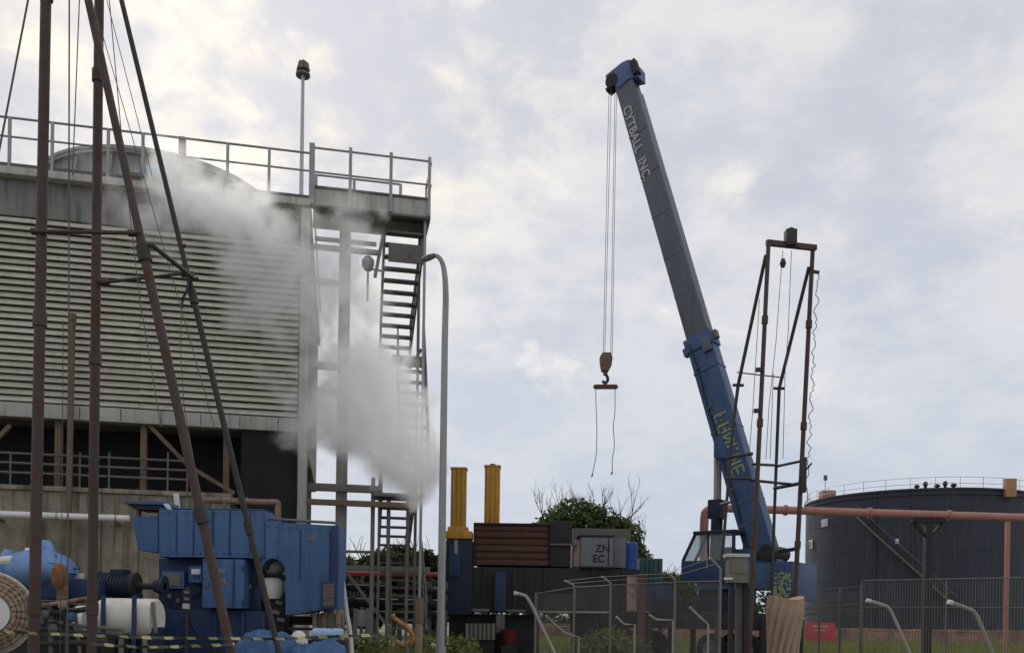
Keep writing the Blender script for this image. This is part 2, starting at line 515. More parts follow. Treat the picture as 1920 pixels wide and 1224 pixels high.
for i in range(16):
    px = rnd.uniform(1040, 1205); py0 = 955 + max(0, px - 1110) * .55 + rnd.uniform(0, 20)
    mb = MB(); a, b = P(px, py0 + 30, 57.3), P(px + rnd.uniform(-14, 26), py0 - rnd.uniform(10, 45), 57.0)
    limb(mb, a, (b - a).normalized(), (b - a).length * .75, .05, 2, rnd, .7)
    mb.build('bare_branch', M['bark'], t)
bl = []
for px, py, rpx, rpy in ((1160, 1003, 42, 32), (1024, 1004, 28, 26), (1078, 980, 54, 44), (1044, 995, 44, 34), (1114, 992, 48, 40), (1135, 1010, 40, 34), (1090, 1025, 70, 45), (1150, 1035, 40, 32), (1185, 1050, 32, 40), (1040, 1040, 40, 40), (1120, 1080, 90, 50), (1205, 1075, 22, 35)):
    q = P(px, py, 58); k = 58 / F
    bl.append((q.x, q.y + rnd.uniform(-1.2, 1.2), q.z, rpx * k, 1.6, rpy * k))
leaf_cloud('crown', bl, 14000, .2, M['leaf'], t, seed=8)

def tree_px(label, px, top, wide_px, Y, seed, **kw):
    q = P(px, 1150, Y); zt = P(px, top, Y).z
    return tree(label, q.x, Y, zt, wide_px * Y / F, zt * .12, seed, **kw)
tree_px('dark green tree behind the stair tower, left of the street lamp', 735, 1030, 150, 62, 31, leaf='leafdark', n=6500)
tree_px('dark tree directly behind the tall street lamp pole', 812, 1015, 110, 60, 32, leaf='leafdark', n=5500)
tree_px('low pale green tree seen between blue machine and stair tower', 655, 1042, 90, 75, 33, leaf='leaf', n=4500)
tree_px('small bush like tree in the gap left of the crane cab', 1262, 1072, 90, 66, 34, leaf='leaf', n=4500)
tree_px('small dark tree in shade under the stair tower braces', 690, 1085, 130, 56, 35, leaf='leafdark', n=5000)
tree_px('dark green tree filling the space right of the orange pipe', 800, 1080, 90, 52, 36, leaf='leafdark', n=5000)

# ================================================================== high mast light
Y = 46
a, b = P(553, 1150, Y), P(551, 122, Y)
t = thing('mast_light', 'tall pale floodlight mast rising behind the cooling tower', 'floodlight mast', (a.x, Y, 0))
MB().tube([(a.x, Y, 0), (a.x, Y, b.z * .5), (a.x, Y, b.z)], [.22, .15, .085], 12).build('pole', M['offwhite'], t)
mb = MB(); mb.lathe((a.x, Y, b.z - .55), [(.0, -.05), (.38, -.05), (.38, .07), (.12, .10), (.12, .75), (0, .75)], 16).build('headframe', M['galdark'], t)
for k in range(6):
    an = k * math.pi / 3 + .3
    c_ = Vector((a.x + .20 * math.cos(an), Y + .20 * math.sin(an), b.z - .12))
    MB().box(c_, (.20, .26, .44), (math.cos(an + .2), math.sin(an + .2), .2), ez=(-.2 * math.cos(an), -.2 * math.sin(an), 1)).build('floodlight', M['galdark'], t, bevel=.03)
MB().tube([(a.x, Y, b.z + .15), (a.x, Y, b.z + .3)], .03, 6).build('lightning_rod', M['galdark'], t)

# ================================================================== black tank
Yc, = (85.0,)
RT = .1223 * Yc; XT = .4718 * Yc
HT = P(1820, 917, Yc - RT).z
t = thing('storage_tank', 'huge black cylindrical storage tank with railing round its roof', 'tank', (XT, Yc, 0))
mb = MB(); mb.lathe((XT, Yc, 0), [(RT, 0), (RT, HT)], 96); mb.build('shell', M['tankblack'], t)
mb = MB(); mb.lathe((XT, Yc, HT), [(RT, 0), (RT + .12, 0), (RT + .12, .16), (RT * .6, .55), (0, .8)], 96); mb.build('roof', M['tankblack'], t)
for zz in (HT * .2, HT * .4, HT * .6, HT * .8):      # horizontal weld seams between plate courses
    mb = MB(); mb.lathe((XT, Yc, zz), [(RT - .05, -.035), (RT + .018, -.03), (RT + .018, .03), (RT - .05, .035)], 96); mb.build('weld_seam', M['tankblack'], t)
mb = MB(); mb.lathe((XT, Yc, HT - .35), [(RT, -.06), (RT + .14, -.06), (RT + .14, .06), (RT, .06)], 96); mb.build('wind_girder', M['tankblack'], t)
def on_tank(px, py, off=.0, frac=None):
    r = ray(px, py); a = r.x * r.x + 1; b_ = -2 * (r.x * XT + Yc); c_ = XT * XT + Yc * Yc - (RT + off) ** 2
    disc = max(b_ * b_ - 4 * a * c_, 0)
    k = (-b_ - math.sqrt(disc)) / (2 * a)
    return CAM + r * k
rail = MB()
for zz in (HT + .55, HT + 1.1):
    ring = [(XT + (RT - .1) * math.cos(2 * math.pi * k / 64), Yc + (RT - .1) * math.sin(2 * math.pi * k / 64), zz) for k in range(65)]
    rail.tube(ring, .02, 5, caps=False)
ro = rail.build('handrail', M['gal'], t)
for k in range(32):
    an = 2 * math.pi * (k + .5) / 32
    q = Vector((XT + (RT - .1) * math.cos(an), Yc + (RT - .1) * math.sin(an), HT))
    MB().tube([q, q + Vector((0, 0, 1.12))], .022, 5).build('rail_post', M['gal'], ro)
for px, w_, h_ in ((1719, .45, .5), (1735, .4, .75), (1757, .5, .5), (1772, .4, .75), (1788, .5, .55)):
    q = on_tank(px, 920, -.8); q.z = HT + .1
    mb = MB(); mb.lathe(q, [(.0, 0), (.13, 0), (.13, h_ * .5), (w_ * .5, h_ * .5), (w_ * .5, h_ * .8), (.1, h_), (0, h_)], 12)
    mb.build('roof_vent', M['dark'], t)
q = on_tank(1551, 930, -1.2); q.z = HT
MB().box(q + Vector((0, 0, .55)), (1.3, 1.2, 1.1)).build('gauge_hatch', M['redpipe'], t, bevel=.05)
MB().tube([q + Vector((-.2, 0, .9)), q + Vector((-.2, 0, 2.6))], .035, 6).build('vent_pole', M['gal'], t)
MB().box(q + Vector((-.2, 0, 2.4)), (.32, .2, .5)).build('beacon', M['galdark'], t, bevel=.03)
q = on_tank(1893, 930, .35); 
MB().box((q.x, q.y, HT + .2), (.9, .6, 1.6)).build('stair_platform', mat('faded_orange', (.42, .24, .13), .7, 0, .3, 3), t, bevel=.04)
# spiral stair up the shell
A, B = on_tank(1606, 965, .45), on_tank(1792, 1140, .45)
aa, ab = math.atan2(A.y - Yc, A.x - XT), math.atan2(B.y - Yc, B.x - XT)
st = MB(); pts_o, pts_r = [], []
for i in range(25):
    f = i / 24; an = aa + (ab - aa) * f; z = A.z + (B.z - A.z) * f
    pts_o.append(Vector((XT + (RT + .75) * math.cos(an), Yc + (RT + .75) * math.sin(an), z)))
    pts_r.append(pts_o[-1] + Vector((0, 0, 1)))
for i in range(24): st.bar(pts_o[i], pts_o[i + 1], .06, .17)
so_ = st.build('spiral_stair', M['timber'], t, smooth=False)
rl = MB(); rl.tube(pts_r, .03, 5)
rl.build('stair_rail', M['galdark'], so_)
for i in range(0, 24):
    q = (pts_o[i] + pts_o[i + 1]) / 2; inn = Vector((XT - q.x, Yc - q.y, 0)).normalized()
    MB().box(q + inn * .35, (.7, .26, .04), inn).build('tread', M['timber'], so_)
# white plates and number on the shell
def plate(px, py, w_, h_, name, mt):
    q = on_tank(px, py, .03); nrm = Vector((q.x - XT, q.y - Yc, 0)).normalized()
    return MB().box(q, (w_, .05, h_), nrm.cross(Vector((0, 0, 1)))).build(name, mt, t, bevel=.01), q, nrm
plate(1546, 980, 1.0, .75, 'level_plate', M['offwhite'])
q = on_tank(1516, 1029, .06); nrm = Vector((q.x - XT, q.y - Yc, 0)).normalized()
text('tank_number', 'T8', t, q, Vector((0, 0, 1)).cross(nrm), (0, 0, 1), 1.25, M['offwhite'])['kind'] = 'stuff'
plate(1682, 1014, .3, .45, 'small_plate', M['offwhite'])
for an in (3.95, 4.25):
    q = Vector((XT + (RT + .15) * math.cos(an), Yc + (RT + .15) * math.sin(an), 0))
    MB().tube([q, q + Vector((0, 0, HT))], .06, 6).build('shell_pipe', M['tankblack'], t)

# ================================================================== brick bund, sign
def brick_mat():
    m = bpy.data.materials.new('rough_red_brick'); m.use_nodes = True
    g = G(m.node_tree); b = m.node_tree.nodes['Principled BSDF']
    tc = g.n('ShaderNodeTexCoord'); sx = g.n('ShaderNodeSeparateXYZ'); g.put(sx.inputs[0], tc.outputs['Object'])
    cb = g.n('ShaderNodeCombineXYZ'); g.put(cb.inputs[0], sx.outputs[0]); g.put(cb.inputs[1], sx.outputs[2])
    bt = g.n('ShaderNodeTexBrick'); g.put(bt.inputs['Vector'], cb.outputs[0])
    bt.inputs['Scale'].default_value = 1.0; bt.inputs['Brick Width'].default_value = .45; bt.inputs['Row Height'].default_value = .17
    bt.inputs['Mortar Size'].default_value = .02
    bt.inputs['Color1'].default_value = (.34, .16, .115, 1); bt.inputs['Color2'].default_value = (.46, .26, .19, 1); bt.inputs['Mortar'].default_value = (.22, .18, .15, 1)
    n = g.noise(tc.outputs['Object'], .8, 6, .65)
    g.put(b.inputs['Base Color'], g.mix(g.ss(n, .42, .62), bt.outputs[0], (.17, .13, .10)))
    b.inputs['Roughness'].default_value = .95
    return m
M['brick'] = brick_mat()
bw = thing('bund_wall', 'low reddish brick bund wall in front of the black tank', 'wall', (20, 62, 0))
MB().box((32, 62, .42), (62, .5, .84)).build('wall_body', M['brick'], bw, smooth=False)
rnd = random.Random(5)
x = 1.2
while x < 62:
    L = rnd.uniform(.9, 1.8)
    MB().box((x + L / 2, 62 + rnd.uniform(-.02, .02), .84 + .085 + rnd.uniform(-.02, .03)), (L - .03, .56, .17)).build('coping_stone', M['brick'], bw, bevel=.02)
    x += L
q0, q1 = P(1510, 1166, 57), P(1565, 1201, 57)
t = thing('warning_board', 'small red notice board with two faded white lines of writing', 'sign', ((q0.x + q1.x) / 2, 57, 0))
MB().box(((q0.x + q1.x) / 2, 57, (q0.z + q1.z) / 2), (q1.x - q0.x, .06, q0.z - q1.z)).build('board', M['red'], t, bevel=.01)
for sx_ in (-.6, .6): MB().bar(((q0.x + q1.x) / 2 + sx_, 57.07, 0), ((q0.x + q1.x) / 2 + sx_, 57.07, q1.z + .3), .07).build('leg', M['galdark'], t)
for zz, L in ((.78, 1.0), (.58, .62)):
    r2 = random.Random(int(L * 10)); xx = -L / 2
    mb = MB()
    while xx < L / 2:
        ww = r2.uniform(.05, .11); mb.box(((q0.x + q1.x) / 2 + xx + ww / 2, 56.964, q1.z + (q0.z - q1.z) * zz), (ww, .01, .085)); xx += ww + .035
    tag(mb.build('faded_lettering', M['offwhite'], t, smooth=False), kind='stuff')

# ================================================================== red overhead pipe on posts
Yp = 38.0
pa, pb = P(1336, 952, 37.2), P(1935, 969, 39.0)
pb.z = pa.z
rr = .175
t = thing('overhead_pipe', 'long red oxide pipe crossing high in front of the black tank', 'pipe', (pa.x, pa.y, 0))
ext = pa + (pb - pa) * 1.5
el = arc([pa + Vector((-.35, 0, -2.6)), pa + Vector((-.35, 0, -.55)), pa + Vector((-.22, 0, -.12)), pa + Vector((.25, 0, 0))], 6)
MB().tube(el, .19, 14).build('elbow', M['redpipe'], t)
MB().tube([pa + Vector((.2, 0, 0)), ext], rr, 16).build('pipe_run', M['redpipe'], t)
for k in (.22, .48, .73, .99):
    q = pa + (pb - pa) * k
    dd = (pb - pa).normalized()
    MB().tube([q - dd * .05, q + dd * .05], rr + .06, 16).build('flange', M['redpipe'], t)
q = P(1757, 975, 37.6)
pt = thing('pipe_support', 'dark steel T post holding up the red overhead pipe', 'pipe support', (q.x, q.y + .1, 0))
ztop = pa.z - rr - .02; yy = pa.y + (pb.y - pa.y) * ((q.x - pa.x) / (pb.x - pa.x))
MB().box((q.x, yy, ztop / 2 - .1), (.31, .31, ztop - .2)).build('post', M['dark'], pt, bevel=.02)
MB().box((q.x, yy, ztop - .09), (1.5, .3, .18), (1, 0, 0)).build('cross_head', M['dark'], pt, bevel=.02)
for s_ in (-1, 1): MB().bar((q.x + s_ * .62, yy, ztop - .2), (q.x + s_ * .15, yy, ztop - .75), .12).build('bracket', M['dark'], pt)
q = P(1898, 980, 38.5); yy = pa.y + (pb.y - pa.y) * ((q.x - pa.x) / (pb.x - pa.x))
pt = thing('pipe_support', 'thin reddish post under the far right end of the overhead pipe', 'pipe support', (q.x, yy, 0))
MB().box((q.x, yy, (pa.z - rr) / 2), (.17, .17, pa.z - rr - .02)).build('post', M['redpipe'], pt, bevel=.02)
MB().box((q.x, yy, .06), (.7, .7, .12)).build('base_plate', M['redpipe'], pt, bevel=.02)

# ================================================================== cooling tower
C0 = P(583, 375, 27.0)
_rl = ray(0, 312); _Y0 = (C0.z - H) / _rl.z
L0 = CAM + _rl * _Y0
U = Vector((C0.x - L0.x, C0.y - L0.y, 0)).normalized()
V = Vector((-U.y, U.x, 0))
def FP(px, py, d=0.0): return hit(px, py, C0 + V * d, V)
def SZ(px, py, d=0.0):
    p = FP(px, py, d); return (p - C0).dot(U), p.z
def T(s, d, z):
    p = C0 + U * s + V * d; return Vector((p.x, p.y, z))
def tbox(mb, s0, s1, d0, d1, z0, z1): return mb.box(T((s0 + s1) / 2, (d0 + d1) / 2, (z0 + z1) / 2), (s1 - s0, d1 - d0, z1 - z0), U)

SL, DB = -19.0, 14.0
z_deck = C0.z
z_bot = SZ(300, 797)[1]
z_beam = z_bot + .42
z_basin = SZ(0, 918)[1]
ct = thing('cooling_tower', 'big louvred cooling tower cell with a round fan stack, wrapped in steam', 'cooling tower', (C0.x - 6, C0.y + 6, 0))
tbox(MB(), SL, -.1, .13, DB, z_bot + .05, z_deck - .02).build('casing', M['casing'], ct, smooth=False)
# louvre boards, one by one
z0, z1 = z_beam + .05, z_deck - 1.42
N = 27; lrnd = random.Random(2)
for i in range(N):
    z = z0 + (z1 - z0) * i / N; hh = (z1 - z0) / N
    tilt = .035
    for sa_, sb2 in ((SL, -14.2), (-14.19, -9.6), (-9.59, -5.0), (-4.99, -.32)):
        p = []
        for s_ in (sa_, sb2):
            dz, dt = lrnd.uniform(-.010, .010), lrnd.uniform(-.014, .014)
            p += [T(s_, -.04 - tilt + dt, z + .01 + dz), T(s_, -.015 - tilt + dt, z + dz), T(s_, .045, z + hh * .80 + dz), T(s_, .02, z + hh * .81 + dz)]
        MB().hexa(p).build('louver_board', M['louver'], ct, smooth=False)
tbox(MB(), SL, -.28, -.14, .3, z_bot, z_beam).build('bottom_beam', M['fascia'], ct, bevel=.02)
for k in range(16):
    s_ = -.9 - k * 1.15
    tbox(MB(), s_, s_ + .03, -.146, -.12, z_bot + .03, z_beam - .03).build('panel_joint', M['galdark'], ct, smooth=False)
tbox(MB(), SL, -.28, -.03, .3, z_deck - 1.42, z_deck - .36).build('upper_panel', M['casing'], ct, bevel=.02)
tbox(MB(), SL, -.0, -.35, DB, z_deck - .34, z_deck - .12).build('deck_edge', M['fascia'], ct, bevel=.02)
tbox(MB(), SL, -.0, -.30, DB, z_deck - .10, z_deck).build('deck', M['galdark'], ct, bevel=.01)
# corner column and inlet
tbox(MB(), -.28, .0, -.18, .25, 0, z_deck - .36).build('corner_column', M['fascia'], ct, bevel=.02)
tbox(MB(), SL, -.3, 1.6, DB - .2, z_basin, z_bot + .05).build('inlet_shade_block', M['black'], ct, smooth=False)  # near-black block stands in for the shade inside the open inlet
for px in (-160, 110, 270, 425, 555):
    s_, _ = SZ(px, 850, .2)
    tbox(MB(), s_ - .09, s_ + .09, .1, .32, z_basin, z_bot).build('inlet_column', M['timber'], ct, bevel=.015)
for (a, b, c_, d_) in ((280, 797, 352, 872), (352, 872, 440, 925), (20, 797, -80, 900)):
    p, q = FP(a, b, .05), FP(c_, d_, .05)
    MB().bar(p, q, .12, .12).build('brace', M['timber'], ct)
for py0 in (848, 866, 884):
    p = FP(0, py0, -.25); s0_, _ = SZ(352, py0 + 16, -.25)
    p0, p1 = T(SL, -.25, p.z), T(s0_, -.25, p.z)
    MB().tube([p0, p1], .035, 6).build('inlet_rail', M['galdark'], ct)
for px in (20, 60, 150, 205, 315, 352):
    s_, z_ = SZ(px, 848, -.25); MB().tube([T(s_, -.25, z_basin), T(s_, -.25, z_)], .03, 6).build('inlet_rail_post', M['galdark'], ct)
# dark curtain at the right end
s0_, _ = SZ(452, 850, 0); s1_ = -.29
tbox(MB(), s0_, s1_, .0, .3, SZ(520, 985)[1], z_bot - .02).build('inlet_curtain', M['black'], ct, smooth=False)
sb0 = s0_ - .3
tbox(MB(), SL, sb0, -.2, DB, 0, z_basin).build('basin_wall', M['concrete'], ct, bevel=.03)
tbox(MB(), sb0, -.3, .31, DB, 0, z_basin - 1.0).build('basin_wall', M['concrete'], ct, bevel=.03)
tbox(MB(), SL, sb0 + .05, -.28, .5, z_basin, z_basin + .14).build('basin_kerb', M['concrete'], ct, bevel=.02)
for px in (-60, 60, 175, 245):
    s_, _ = SZ(px, 1000, -.2); tbox(MB(), s_, s_ + .22, -.3, -.2, 0, z_basin - .05).build('buttress', M['concrete'], ct, bevel=.02)
# fan stack
Ys = 31.0; q = P(305, 300, Ys); RS = 404 / 2 / F * Ys
ztop = P(300, 275, Ys - RS).z
fs = MB(); fs.lathe((q.x, Ys, 0), [(RS * 1.05, z_deck - .1), (RS * .99, z_deck + .8), (RS * .97, ztop - .4), (RS, ztop - .1), (RS + .1, ztop - .1), (RS + .1, ztop), (RS - .12, ztop), (RS * .9, z_deck)], 64)
fo = fs.build('fan_stack', M['stack'], ct)
for k in range(20):
    an = 2 * math.pi * k / 20
    e = Vector((math.cos(an), math.sin(an), 0)); b0 = Vector((q.x, Ys, 0))
    MB().bar(b0 + e * (RS * 1.055) + Vector((0, 0, z_deck)), b0 + e * (RS * .985) + Vector((0, 0, ztop - .1)), .09, .08).build('stack_rib', M['stack'], fo)
mb = MB(); mb.lathe((q.x, Ys, z_deck + 1.5), [(RS * .97, -.05), (RS * 1.02, -.05), (RS * 1.02, .05), (RS * .97, .05)], 64); mb.build('stack_band', M['stack'], fo)
# things on the deck edge
p = FP(283, 326, -.1)
MB().tube([p + Vector((-.28, 0, 0)), p + Vector((.28, 0, 0))], .19, 12).build('fan_motor', M['bluelight'], ct)
tbox(MB(), *(lambda s_: (s_ - .5, s_ + .5))((p - C0).dot(U)), -.5, .2, p.z - .3, p.z - .2).build('motor_shelf', M['galdark'], ct, bevel=.01)
p = FP(342, 274, .2)
MB().box(p, (.2, .2, .5), U).build('stack_light', M['galdark'], ct, bevel=.02)
MB().tube([p - Vector((0, 0, .2)), (p.x, p.y, z_deck)], .04, 6).build('light_post', M['galdark'], ct)
for dz in (0, .18): MB().box(FP(265, 392, -.3) + Vector((0, 0, dz)), (.5, .12, .05), U).build('step_bracket', M['galdark'], ct)
# deck handrail
zr1, zr2 = SZ(342, 268)[1], SZ(342, 302)[1]
hr = MB(); hr.tube([T(SL, -.28, zr1), T(.05, -.28, zr1)], .035, 8); h1 = hr.build('handrail', M['gal'], ct)
MB().tube([T(SL, -.28, zr2), T(.05, -.28, zr2)], .03, 8).build('mid_rail', M['gal'], h1)
for px in (-60, 18, 98, 203, 268, 427, 505):
    s_, _ = SZ(px, 300, -.28); MB().box(T(s_, -.30, (z_deck - .35 + zr1) / 2), (.085, .06, zr1 - z_deck + .35), U).build('rail_post', M['gal'], h1)
MB().tube([T(-.02, -.28, zr1), T(-.02, DB, zr1)], .035, 8).build('handrail', M['gal'], ct)

# brown stand pipe in front of the louvres
p0, p1 = FP(128, 925, -.5), FP(136, 595, -.5)
t = thing('stand_pipe', 'rusty brown riser pipe standing against the tower louvres', 'pipe', (p0.x, p0.y, 0))
MB().tube([(p0.x, p0.y, 0), p1], .085, 10).build('riser', M['timber'], t)
MB().tube([p1 - Vector((0, 0, .1)), p1 + Vector((0, 0, .1))], .11, 10).build('cap', M['timber'], t)
MB().tube([Vector((p1.x, p1.y, p1.z - .25)), p1 + Vector((.14, -.05, -.25))], .03, 6).build('clamp', M['galdark'], t)

# white lagged pipe along the basin
p0, p1 = FP(-140, 956, -.75), FP(243, 973, -.75); zz = (FP(0, 962, -.75).z + FP(240, 973, -.75).z) / 2
p0.z = p1.z = zz
t = thing('white_pipe', 'white lagged pipe running along the stained concrete basin', 'pipe', (p1.x, p1.y, 0))
MB().tube([T(SL, -.75, zz), p1], .10, 12).build('pipe_run', M['whitepipe'], t)
for k in range(9):
    s_ = (p1 - C0).dot(U) - .4 - k * 1.6
    MB().tube([T(s_, -.75, zz), T(s_ + .05, -.75, zz)], .112, 12).build('joint_band', M['gal'], t)
    if k % 2 == 0: tbox(MB(), s_ - .04, s_ + .04, -.66, -.19, zz - .18, zz - .11).build('bracket', M['galdark'], t)

# rusty pipe loop behind the blue machine
a, b, c_ = FP(372, 938, -1.2), FP(520, 942, -1.2), FP(526, 1000, -1.2)
a.z = b.z
t = thing('bent_pipe', 'rusty pipe bending down behind the blue machine housing', 'pipe', (b.x, b.y, 0))
MB().tube([a] + arc([b + (a - b) * .12, b, c_ + (b - c_) * .8], 6) + [Vector((c_.x, c_.y, 0))], .095, 10).build('pipe_run', M['rustpipe'], t)
for k in (.25, .6): MB().tube([a + (b - a) * k, a + (b - a) * (k + .02)], .125, 10).build('flange', M['rustpipe'], t)
MB().bar(Vector((a.x + .3, a.y, 0)), a + Vector((.3, 0, -.1)), .12).build('pipe_stand', M['timber'], t)

# ================================================================== stair tower
stt = thing('stair_tower', 'grey steel stair tower with open treads beside the cooling tower', 'stair tower', T(2, .6, 0))
sR, zfT = SZ(806, 383); _, zfB = SZ(806, 414)
W1 = sR
D0, D1 = -.25, 1.45
tbox(MB(), .02, W1, D0, D0 + .14, zfB, zfT).build('platform_beam', M['fascia'], stt, bevel=.02)
tbox(MB(), .02, W1, D1 - .14, D1, zfB, zfT).build('platform_beam', M['fascia'], stt, bevel=.02)
tbox(MB(), .02, W1 - .0, D0 - .05, D0 + .14, zfB - .07, zfB - .004).build('beam_flange', M['galdark'], stt)
tbox(MB(), .02, W1 - .0, D0 - .05, D0 + .14, zfT + .004, zfT + .06).build('beam_flange', M['galdark'], stt)
tbox(MB(), W1 - .12, W1 + .02, D0 + .15, D1 - .15, zfB - .02, zfT).build('end_beam', M['galdark'], stt, bevel=.02)
tbox(MB(), .05, W1 - .13, D0 + .15, D1 - .15, zfT - .08, zfT - .03).build('platform_grating', M['galdark'], stt)
zt = SZ(733, 302)[1]; zm = SZ(733, 346)[1]
hr = MB(); hr.tube([T(.02, D0, zt), T(W1, D0, zt)], .035, 8); h1 = hr.build('handrail', M['gal'], stt)
MB().tube([T(.02, D0, zm), T(W1, D0, zm)], .03, 8).build('mid_rail', M['gal'], h1)
for px in (585, 657, 733, 805):
    s_, _ = SZ(px, 320, D0); MB().box(T(s_, D0 - .06, (zfB + zt + .1) / 2), (.10 if px != 585 else .17, .06, zt + .1 - zfB), U).build('rail_post', M['gal'], h1)
hr = MB(); hr.tube([T(.02, D1, zt), T(2.9, D1, zt)], .035, 8); h2 = hr.build('handrail', M['gal'], stt)
MB().tube([T(.02, D1, zm), T(2.9, D1, zm)], .03, 8).build('mid_rail', M['gal'], h2)
for s_ in (.1, 1.35, 2.9): MB().box(T(s_, D1, (zfT + zt) / 2), (.10, .06, zt - zfT), U).build('rail_post', M['gal'], h2)
hr = MB(); hr.tube([T(W1, D0, zt - .05), T(W1, D1, zt - .05)], .03, 8); h3 = hr.build('handrail', M['gal'], stt)
MB().tube([T(W1, D0, zm), T(W1, D1, zm)], .03, 8).build('mid_rail', M['gal'], h3)
for d_ in (.6, 1.4): MB().box(T(W1, d_, (zfT + zt) / 2), (.06, .08, zt - zfT - .1), U).build('rail_post', M['gal'], h3)
# toe panel at right end
# columns
for (px, w_, d_, ptop, mt) in ((643, .34, .3, 415, 'fascia'), (648, .22, 1.3, 415, 'fascia'), (793, .09, -.1, 420, 'gal'), (783, .10, 1.35, 420, 'galdark')):
    s_, _ = SZ(px, 700, d_)
    MB().box(T(s_, d_, zfB / 2), (w_, w_ * .8, zfB - .08), U).build('column', M[mt] if mt != 'fascia' else M['casing'], stt, bevel=.02)
for px, top, w_ in ((700, 895, .13), (712, 890, .08), (729, 935, .12), (765, 925, .10)):
    s_, z_ = SZ(px, top, .1); MB().box(T(s_, .1, z_ / 2), (w_, w_, z_), U).build('post', M['galdark'], stt)
for (x0, x1, py, h_, d_, mt) in ((590, 706, 447, .10, 1.3, 'gal'), (583, 715, 462, .14, .5, 'gal'), (583, 650, 527, .16, .2, 'galdark'), (583, 700, 684, .22, .2, 'gal'), (583, 650, 731, .16, .2, 'galdark'),
                                 (578, 712, 912, .24, .1, 'galdark'), (575, 780, 940, .18, -.1, 'timber'), (640, 806, 1064, .18, .2, 'galdark'), (640, 715, 1033, .08, .2, 'galdark')):
    s0_, z_ = SZ(x0, py, d_); s1_, _ = SZ(x1, py, d_)
    tbox(MB(), s0_, s1_, d_ - .08, d_ + .08, z_ - h_ / 2, z_ + h_ / 2).build('cross_beam', M[mt], stt, bevel=.012)
# flights
def flight(x0, x1, ptop, pbot, dtop, dbot, shrink, n):
    (sa, za), (sb_, _) = SZ(x0, ptop, dtop), SZ(x1, ptop, dtop)
    zb = SZ(x0, pbot, dbot)[1]
    fm = MB()
    for s_, ds in ((sa, 0), (sb_, shrink)):
        fm.bar(T(s_, dtop, za), T(s_ + ds, dbot, zb), .06, .30)
    fo = fm.build('stair_flight', M['galdark'], stt, smooth=False)
    for s_, ds in ((sa, 0), (sb_, shrink)):
        r_ = MB(); r_.tube([T(s_, dtop, za + 1.0), T(s_ + ds, dbot, zb + 1.0)], .03, 6)
        r_.build('stair_rail', M['galdark'], fo)
        r2_ = MB(); r2_.tube([T(s_, dtop, za + .5), T(s_ + ds, dbot, zb + .5)], .022, 6)
        r2_.build('stair_rail', M['galdark'], fo)
        for k in (0.05, .35, .65, .95):
            q = T(s_ + ds * k, dtop + (dbot - dtop) * k, za + (zb - za) * k)
            MB().tube([q, q + Vector((0, 0, 1))], .03, 6).build('baluster', M['galdark'], fo)
    for i in range(n):
        k = (i + .5) / n; z = za + (zb - za) * k; d_ = dtop + (dbot - dtop) * k
        tbox(MB(), sa + .04, sb_ - .04 + shrink * k, d_ - .13, d_ + .13, z - .035, z + .035).build('tread', M['galdark'], fo)
    return sa, sb_, zb
flight(722, 797, 424, 660, .1, 2.6, -.25, 11)
flight(745, 795, 665, 900, 2.7, .2, .0, 11)
flight(716, 778, 925, 1062, .2, 2.3, -.12, 8)
flight(728, 790, 1066, 1185, 2.4, .3, 0, 8)
for (x0, x1, py, d0_, d1_) in ((735, 800, 664, 2.3, 3.3), (700, 795, 922, -.2, .9), (715, 790, 1064, 2.2, 3.2)):
    s0_, z_ = SZ(x0, py, d0_); s1_, _ = SZ(x1, py, d0_)
    tbox(MB(), s0_, s1_, d0_, d1_, z_ - .12, z_).build('landing', M['galdark'], stt, bevel=.01)
# dark kick panel of the first landing and the caged floodlight left of the stairs
s0_, z_ = SZ(728, 478, -.05); s1_, _ = SZ(795, 478, -.05)
tbox(MB(), s0_, s1_, -.12, -.06, z_ - .22, z_ + .38).build('kick_plate', M['galdark'], stt, bevel=.01)
for (x0, y0, x1, y1) in ((703, 520, 721, 426), (652, 1075, 735, 1185), (790, 655, 768, 690)):
    MB().bar(FP(x0, y0, .1), FP(x1, y1, .1), .09).build('diagonal_brace', M['galdark'], stt)
for px, y0, y1 in ((778, 820, 845), (790, 820, 845), (768, 820, 845)):
    MB().tube([FP(px, y0, 0), FP(px, y1, 0)], .04, 6).build('baluster', M['galdark'], stt)
p = FP(690, 495, .4)
t = thing('caged_lamp', 'round caged lamp fixed left of the upper stairs, veiled in steam', 'lamp', p)
MB().tube([p + Vector((0, 0, -1.2)), p + Vector((0, 0, -.1))], .035, 6).build('stem', M['gal'], t)
mb = MB(); mb.lathe(p, [(.0, -.2), (.12, -.2), (.2, -.05), (.2, .12), (.1, .24), (0, .26)], 14); mb.build('lamp_body', M['gal'], t)
MB().bar(p + Vector((0, 0, -.15)), p + V * .1 + U * .55 + Vector((0, 0, -.15)), .05).build('bracket', M['gal'], t)
# red pipe behind the stairs
a, b = P(640, 1071, 40), P(836, 1077, 40)
t = thing('red_pipe', 'thin red pipe running low behind the stair tower', 'pipe', (a.x, 40, 0))
MB().tube([(a.x - 6, 40, b.z), (b.x + 1, 40, b.z)], .11, 10).build('pipe_run', M['red'], t)
for k in (.2, .8): MB().bar((a.x + (b.x - a.x) * k, 40, 0), (a.x + (b.x - a.x) * k, 40, b.z - .1), .12).build('pipe_stand', M['galdark'], t)

